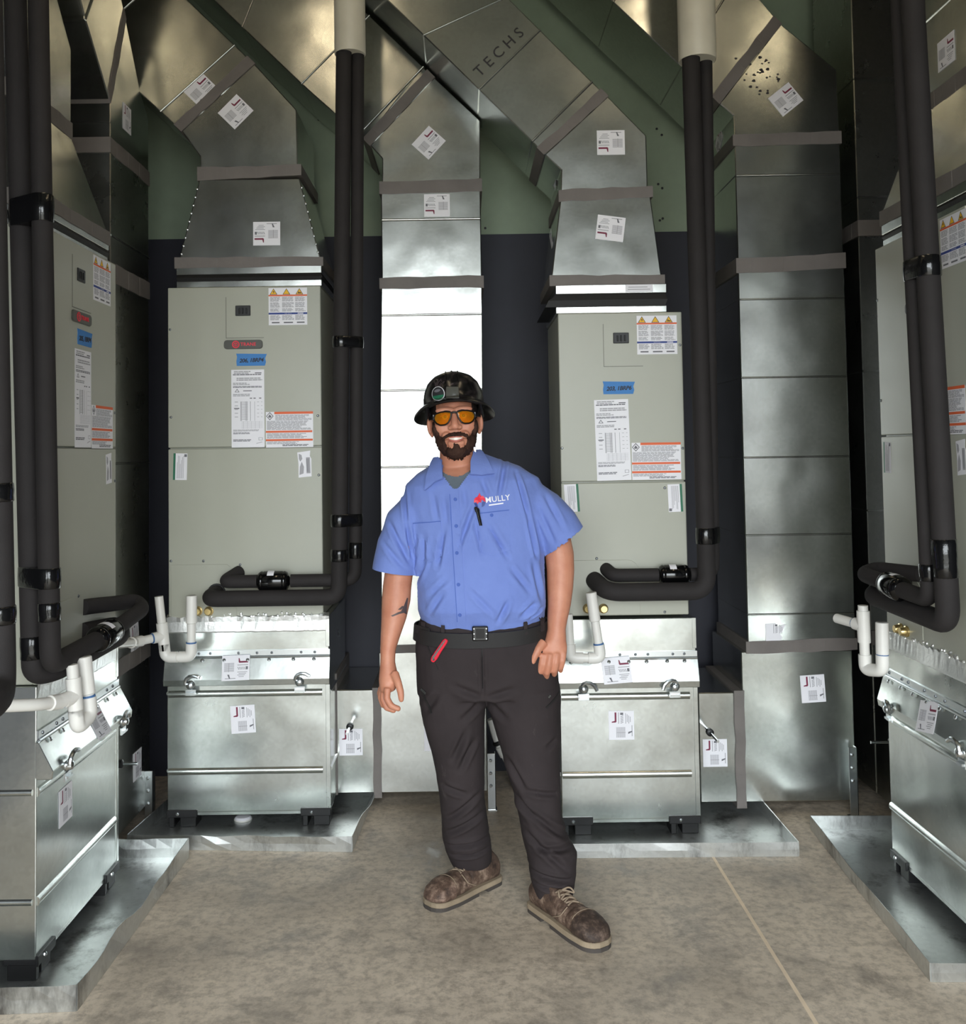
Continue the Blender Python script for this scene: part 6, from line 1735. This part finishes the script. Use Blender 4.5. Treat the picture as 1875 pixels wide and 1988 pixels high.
hatpatch(cst, 0.0205, 0.0245, 0.10, 0.0026, 'hat_sticker_print', M['green_ink'], -0.004)
hatpatch((-0.089, 1.799), 0.011, 0.005, 0.2, 0.0028, 'hat_sticker_print', M['dark_print'])
onto(hb, pl((-0.058, 1.811), (-0.018, 1.81), (-0.015, 1.769), (-0.06, 1.77)), 0.0008, 0.003, 0.006, 'glare_patch', M['badge'], hat)  # raised grey patch that paints glare onto the front of the shell
# suspension band seen under the brim at both temples
for s in (-1, 1):
    obj('suspension_strap', MB().tube([tp_(s * 0.088, -0.070, 0.006), tp_(s * 0.090, -0.030, -0.012), tp_(s * 0.092, 0.03, -0.02)], [0.007, 0.010, 0.010], 10, 0.02), M['black'], hat, smooth=True)
obj('sweat_band', MB().tube([tp_(s_ * 0.080 * 1.0, -0.116 + 0.055 * (abs(s_)) ** 2.5, 0.004) for s_ in [(-1 + 0.2 * k) for k in range(11)]], 0.008, 10), M['black'], hat, smooth=True)

# --- safety glasses
gl = []
def g3(x, z, dy=0.0): return hp(x, -0.1105 + dy + (x / 0.08) ** 2 * 0.040, z)
lens_o = [(-0.068, 0.010), (-0.062, 0.0215), (-0.045, 0.026), (-0.026, 0.0265), (-0.012, 0.0245), (-0.009, 0.018), (-0.013, 0.004), (-0.022, -0.0115), (-0.032, -0.0165), (-0.048, -0.0165), (-0.060, -0.0095), (-0.066, 0.0)]
fr_o = None
gls = MB()
for s in (-1, 1):
    o = [(s * -x, z) for x, z in lens_o]
    pts = [g3(x, z, -0.001) for x, z in o]
    path = pts + [pts[0]]
    gls.tube(path, 0.0028, 8, 0.004)
gls.tube([g3(-0.010, 0.021, -0.001), g3(0, 0.0235, -0.003), g3(0.010, 0.021, -0.001)], 0.0034, 8, 0.006)
for s in (-1, 1):
    gls.hexa([hp(s * 0.067, -0.084, 0.020), hp(s * 0.082, -0.05, 0.016), hp(s * 0.087, 0.01, 0.012), hp(s * 0.087, 0.01, 0.006), hp(s * 0.082, -0.05, 0.005), hp(s * 0.067, -0.084, 0.004)],
             [hp(s * 0.070, -0.084, 0.020), hp(s * 0.085, -0.05, 0.016), hp(s * 0.090, 0.01, 0.012), hp(s * 0.090, 0.01, 0.006), hp(s * 0.085, -0.05, 0.005), hp(s * 0.070, -0.084, 0.004)])
go = obj('safety_glasses', gls, M['frame'], man, smooth=True, angle=50)
for s in (-1, 1):
    o = [(s * -x, z) for x, z in lens_o]
    c = (sum(x for x, _ in o) / 12, sum(z for _, z in o) / 12)
    vs = [g3(x, z, 0.0) for x, z in o] + [g3(c[0] + (x - c[0]) * 0.5, c[1] + (z - c[1]) * 0.5, -0.0012) for x, z in o] + [g3(c[0], c[1], -0.0016)]
    fs = [[k, (k + 1) % 12, 12 + (k + 1) % 12, 12 + k] for k in range(12)] + [[12 + k, 12 + (k + 1) % 12, 24] for k in range(12)]
    obj('lens', MB().add(vs, fs), M['lens'], go, smooth=True)

# --- tattoo on his right forearm
def skin_patch(poly, name):
    # the body mesh now lies in the man's own space
    off = Vector(man.location)
    b2 = BVHTree.FromPolygons([v.co + off for v in bme.vertices], [tuple(p.vertices) for p in bme.polygons])
    return onto(b2, pl(*poly), 0.0003, 0.0003, 0.005, name, M['tattoo'], body_o, smooth=False)
M['tattoo'] = plain('tattoo_ink', srgb(84, 72, 72), 0.55)
skin_patch(((-0.264, 1.019), (-0.24, 1.03), (-0.229, 1.033), (-0.22, 1.049), (-0.209, 1.077), (-0.205, 1.075), (-0.209, 1.045), (-0.211, 1.027), (-0.21, 1.017), (-0.22, 1.026), (-0.235, 1.024), (-0.258, 1.016)), 'tattoo')
skin_patch(((-0.24, 1.039), (-0.225, 1.051), (-0.218, 1.049), (-0.229, 1.038)), 'tattoo')

# --- things he carries: a pen in the shirt pocket, a red utility knife clipped to the trouser pocket
q = (0.046, 1.367); l_, n_, _, _ = sb.ray_cast(Vector((q[0], 0.5, q[1])), Vector((0, 1, 0)))
pen_t = thing('pen', 'black pen clipped in the chest pocket of the blue shirt', 'pen', l_ + Vector((0, -0.006, 0)))
a, b_ = l_ + Vector((-0.006, -0.010, 0.018)), l_ + Vector((0.006, -0.007, -0.035))
obj('pen_barrel', MB().tube([a, b_], 0.0042, 12), M['frame'], pen_t, smooth=True)
obj('pen_clip', MB().tube([a + Vector((-0.004, -0.004, 0.004)), a + Vector((0.006, -0.005, 0.006)), a + Vector((0.008, -0.004, -0.014)), b_ + Vector((0.004, -0.006, 0.0))], 0.0026, 8, 0.004), M['frame'], pen_t, smooth=True)
obj('pen_cap', MB().lathe(a + Vector((0, 0, -0.006)), (a - b_), [(0, 0.005), (0.014, 0.0062), (0.018, 0.003)], 12), M['black'], pen_t, smooth=True)
qa, qb = Vector((-0.07, 3.34, 0.946)), Vector((-0.122, 3.355, 0.865))
l1, _, _, _ = tb_.ray_cast(Vector((qa.x, 0.5, qa.z)), Vector((0, 1, 0))); l2, _, _, _ = tb_.ray_cast(Vector((qb.x, 0.5, qb.z)), Vector((0, 1, 0)))
kn = thing('utility_knife', 'red folding utility knife clipped to the trouser pocket under the belt', 'knife', l2)
l1 = Vector((l1.x, min(l1.y, l2.y) - 0.020, l1.z)); l2 = Vector((l2.x, l2.y - 0.012, l2.z))
ax = (l2 - l1).normalized(); sd = ax.cross(Vector((0, 1, 0))).normalized()
vs0 = []; L = (l2 - l1).length
prof = [(0, -0.006), (0.1, -0.009), (0.5, -0.010), (0.85, -0.0105), (0.97, -0.007), (1, 0), (0.97, 0.007), (0.8, 0.0095), (0.5, 0.008), (0.1, 0.008), (0, 0.006)]
obj('knife_handle', MB().hexa([l1 + ax * (L * t) + sd * w_ + Vector((0, -0.006, 0)) for t, w_ in prof], [l1 + ax * (L * t) + sd * w_ + Vector((0, 0.006, 0)) for t, w_ in prof]), M['red'], kn, 0.002)
obj('knife_clip', MB().tube([l1 + ax * L * 0.08 + Vector((0, -0.008, 0)) - sd * 0.003, l1 + ax * L * 0.9 + Vector((0, -0.008, 0)) - sd * 0.004], 0.0024, 8), M['zinc'], kn, smooth=True)
obj('knife_edge', MB().hexa([l1 + ax * (L * t) - sd * w_ + Vector((0, -0.0075, 0)) for t, w_ in ((0, 0.003), (0.1, 0.006), (0.85, 0.0085), (0.85, 0.004), (0.1, 0.001))], [l1 + ax * (L * t) - sd * w_ + Vector((0, -0.004, 0)) for t, w_ in ((0, 0.003), (0.1, 0.006), (0.85, 0.0085), (0.85, 0.004), (0.1, 0.001))]), M['dark_print'], kn)
obj('knife_pivot', MB().lathe(l1 + ax * L * 0.88 + Vector((0, -0.006, 0)), (0, -1, 0), [(0, 0.004), (0.002, 0.004)], 10), M['frame'], kn)
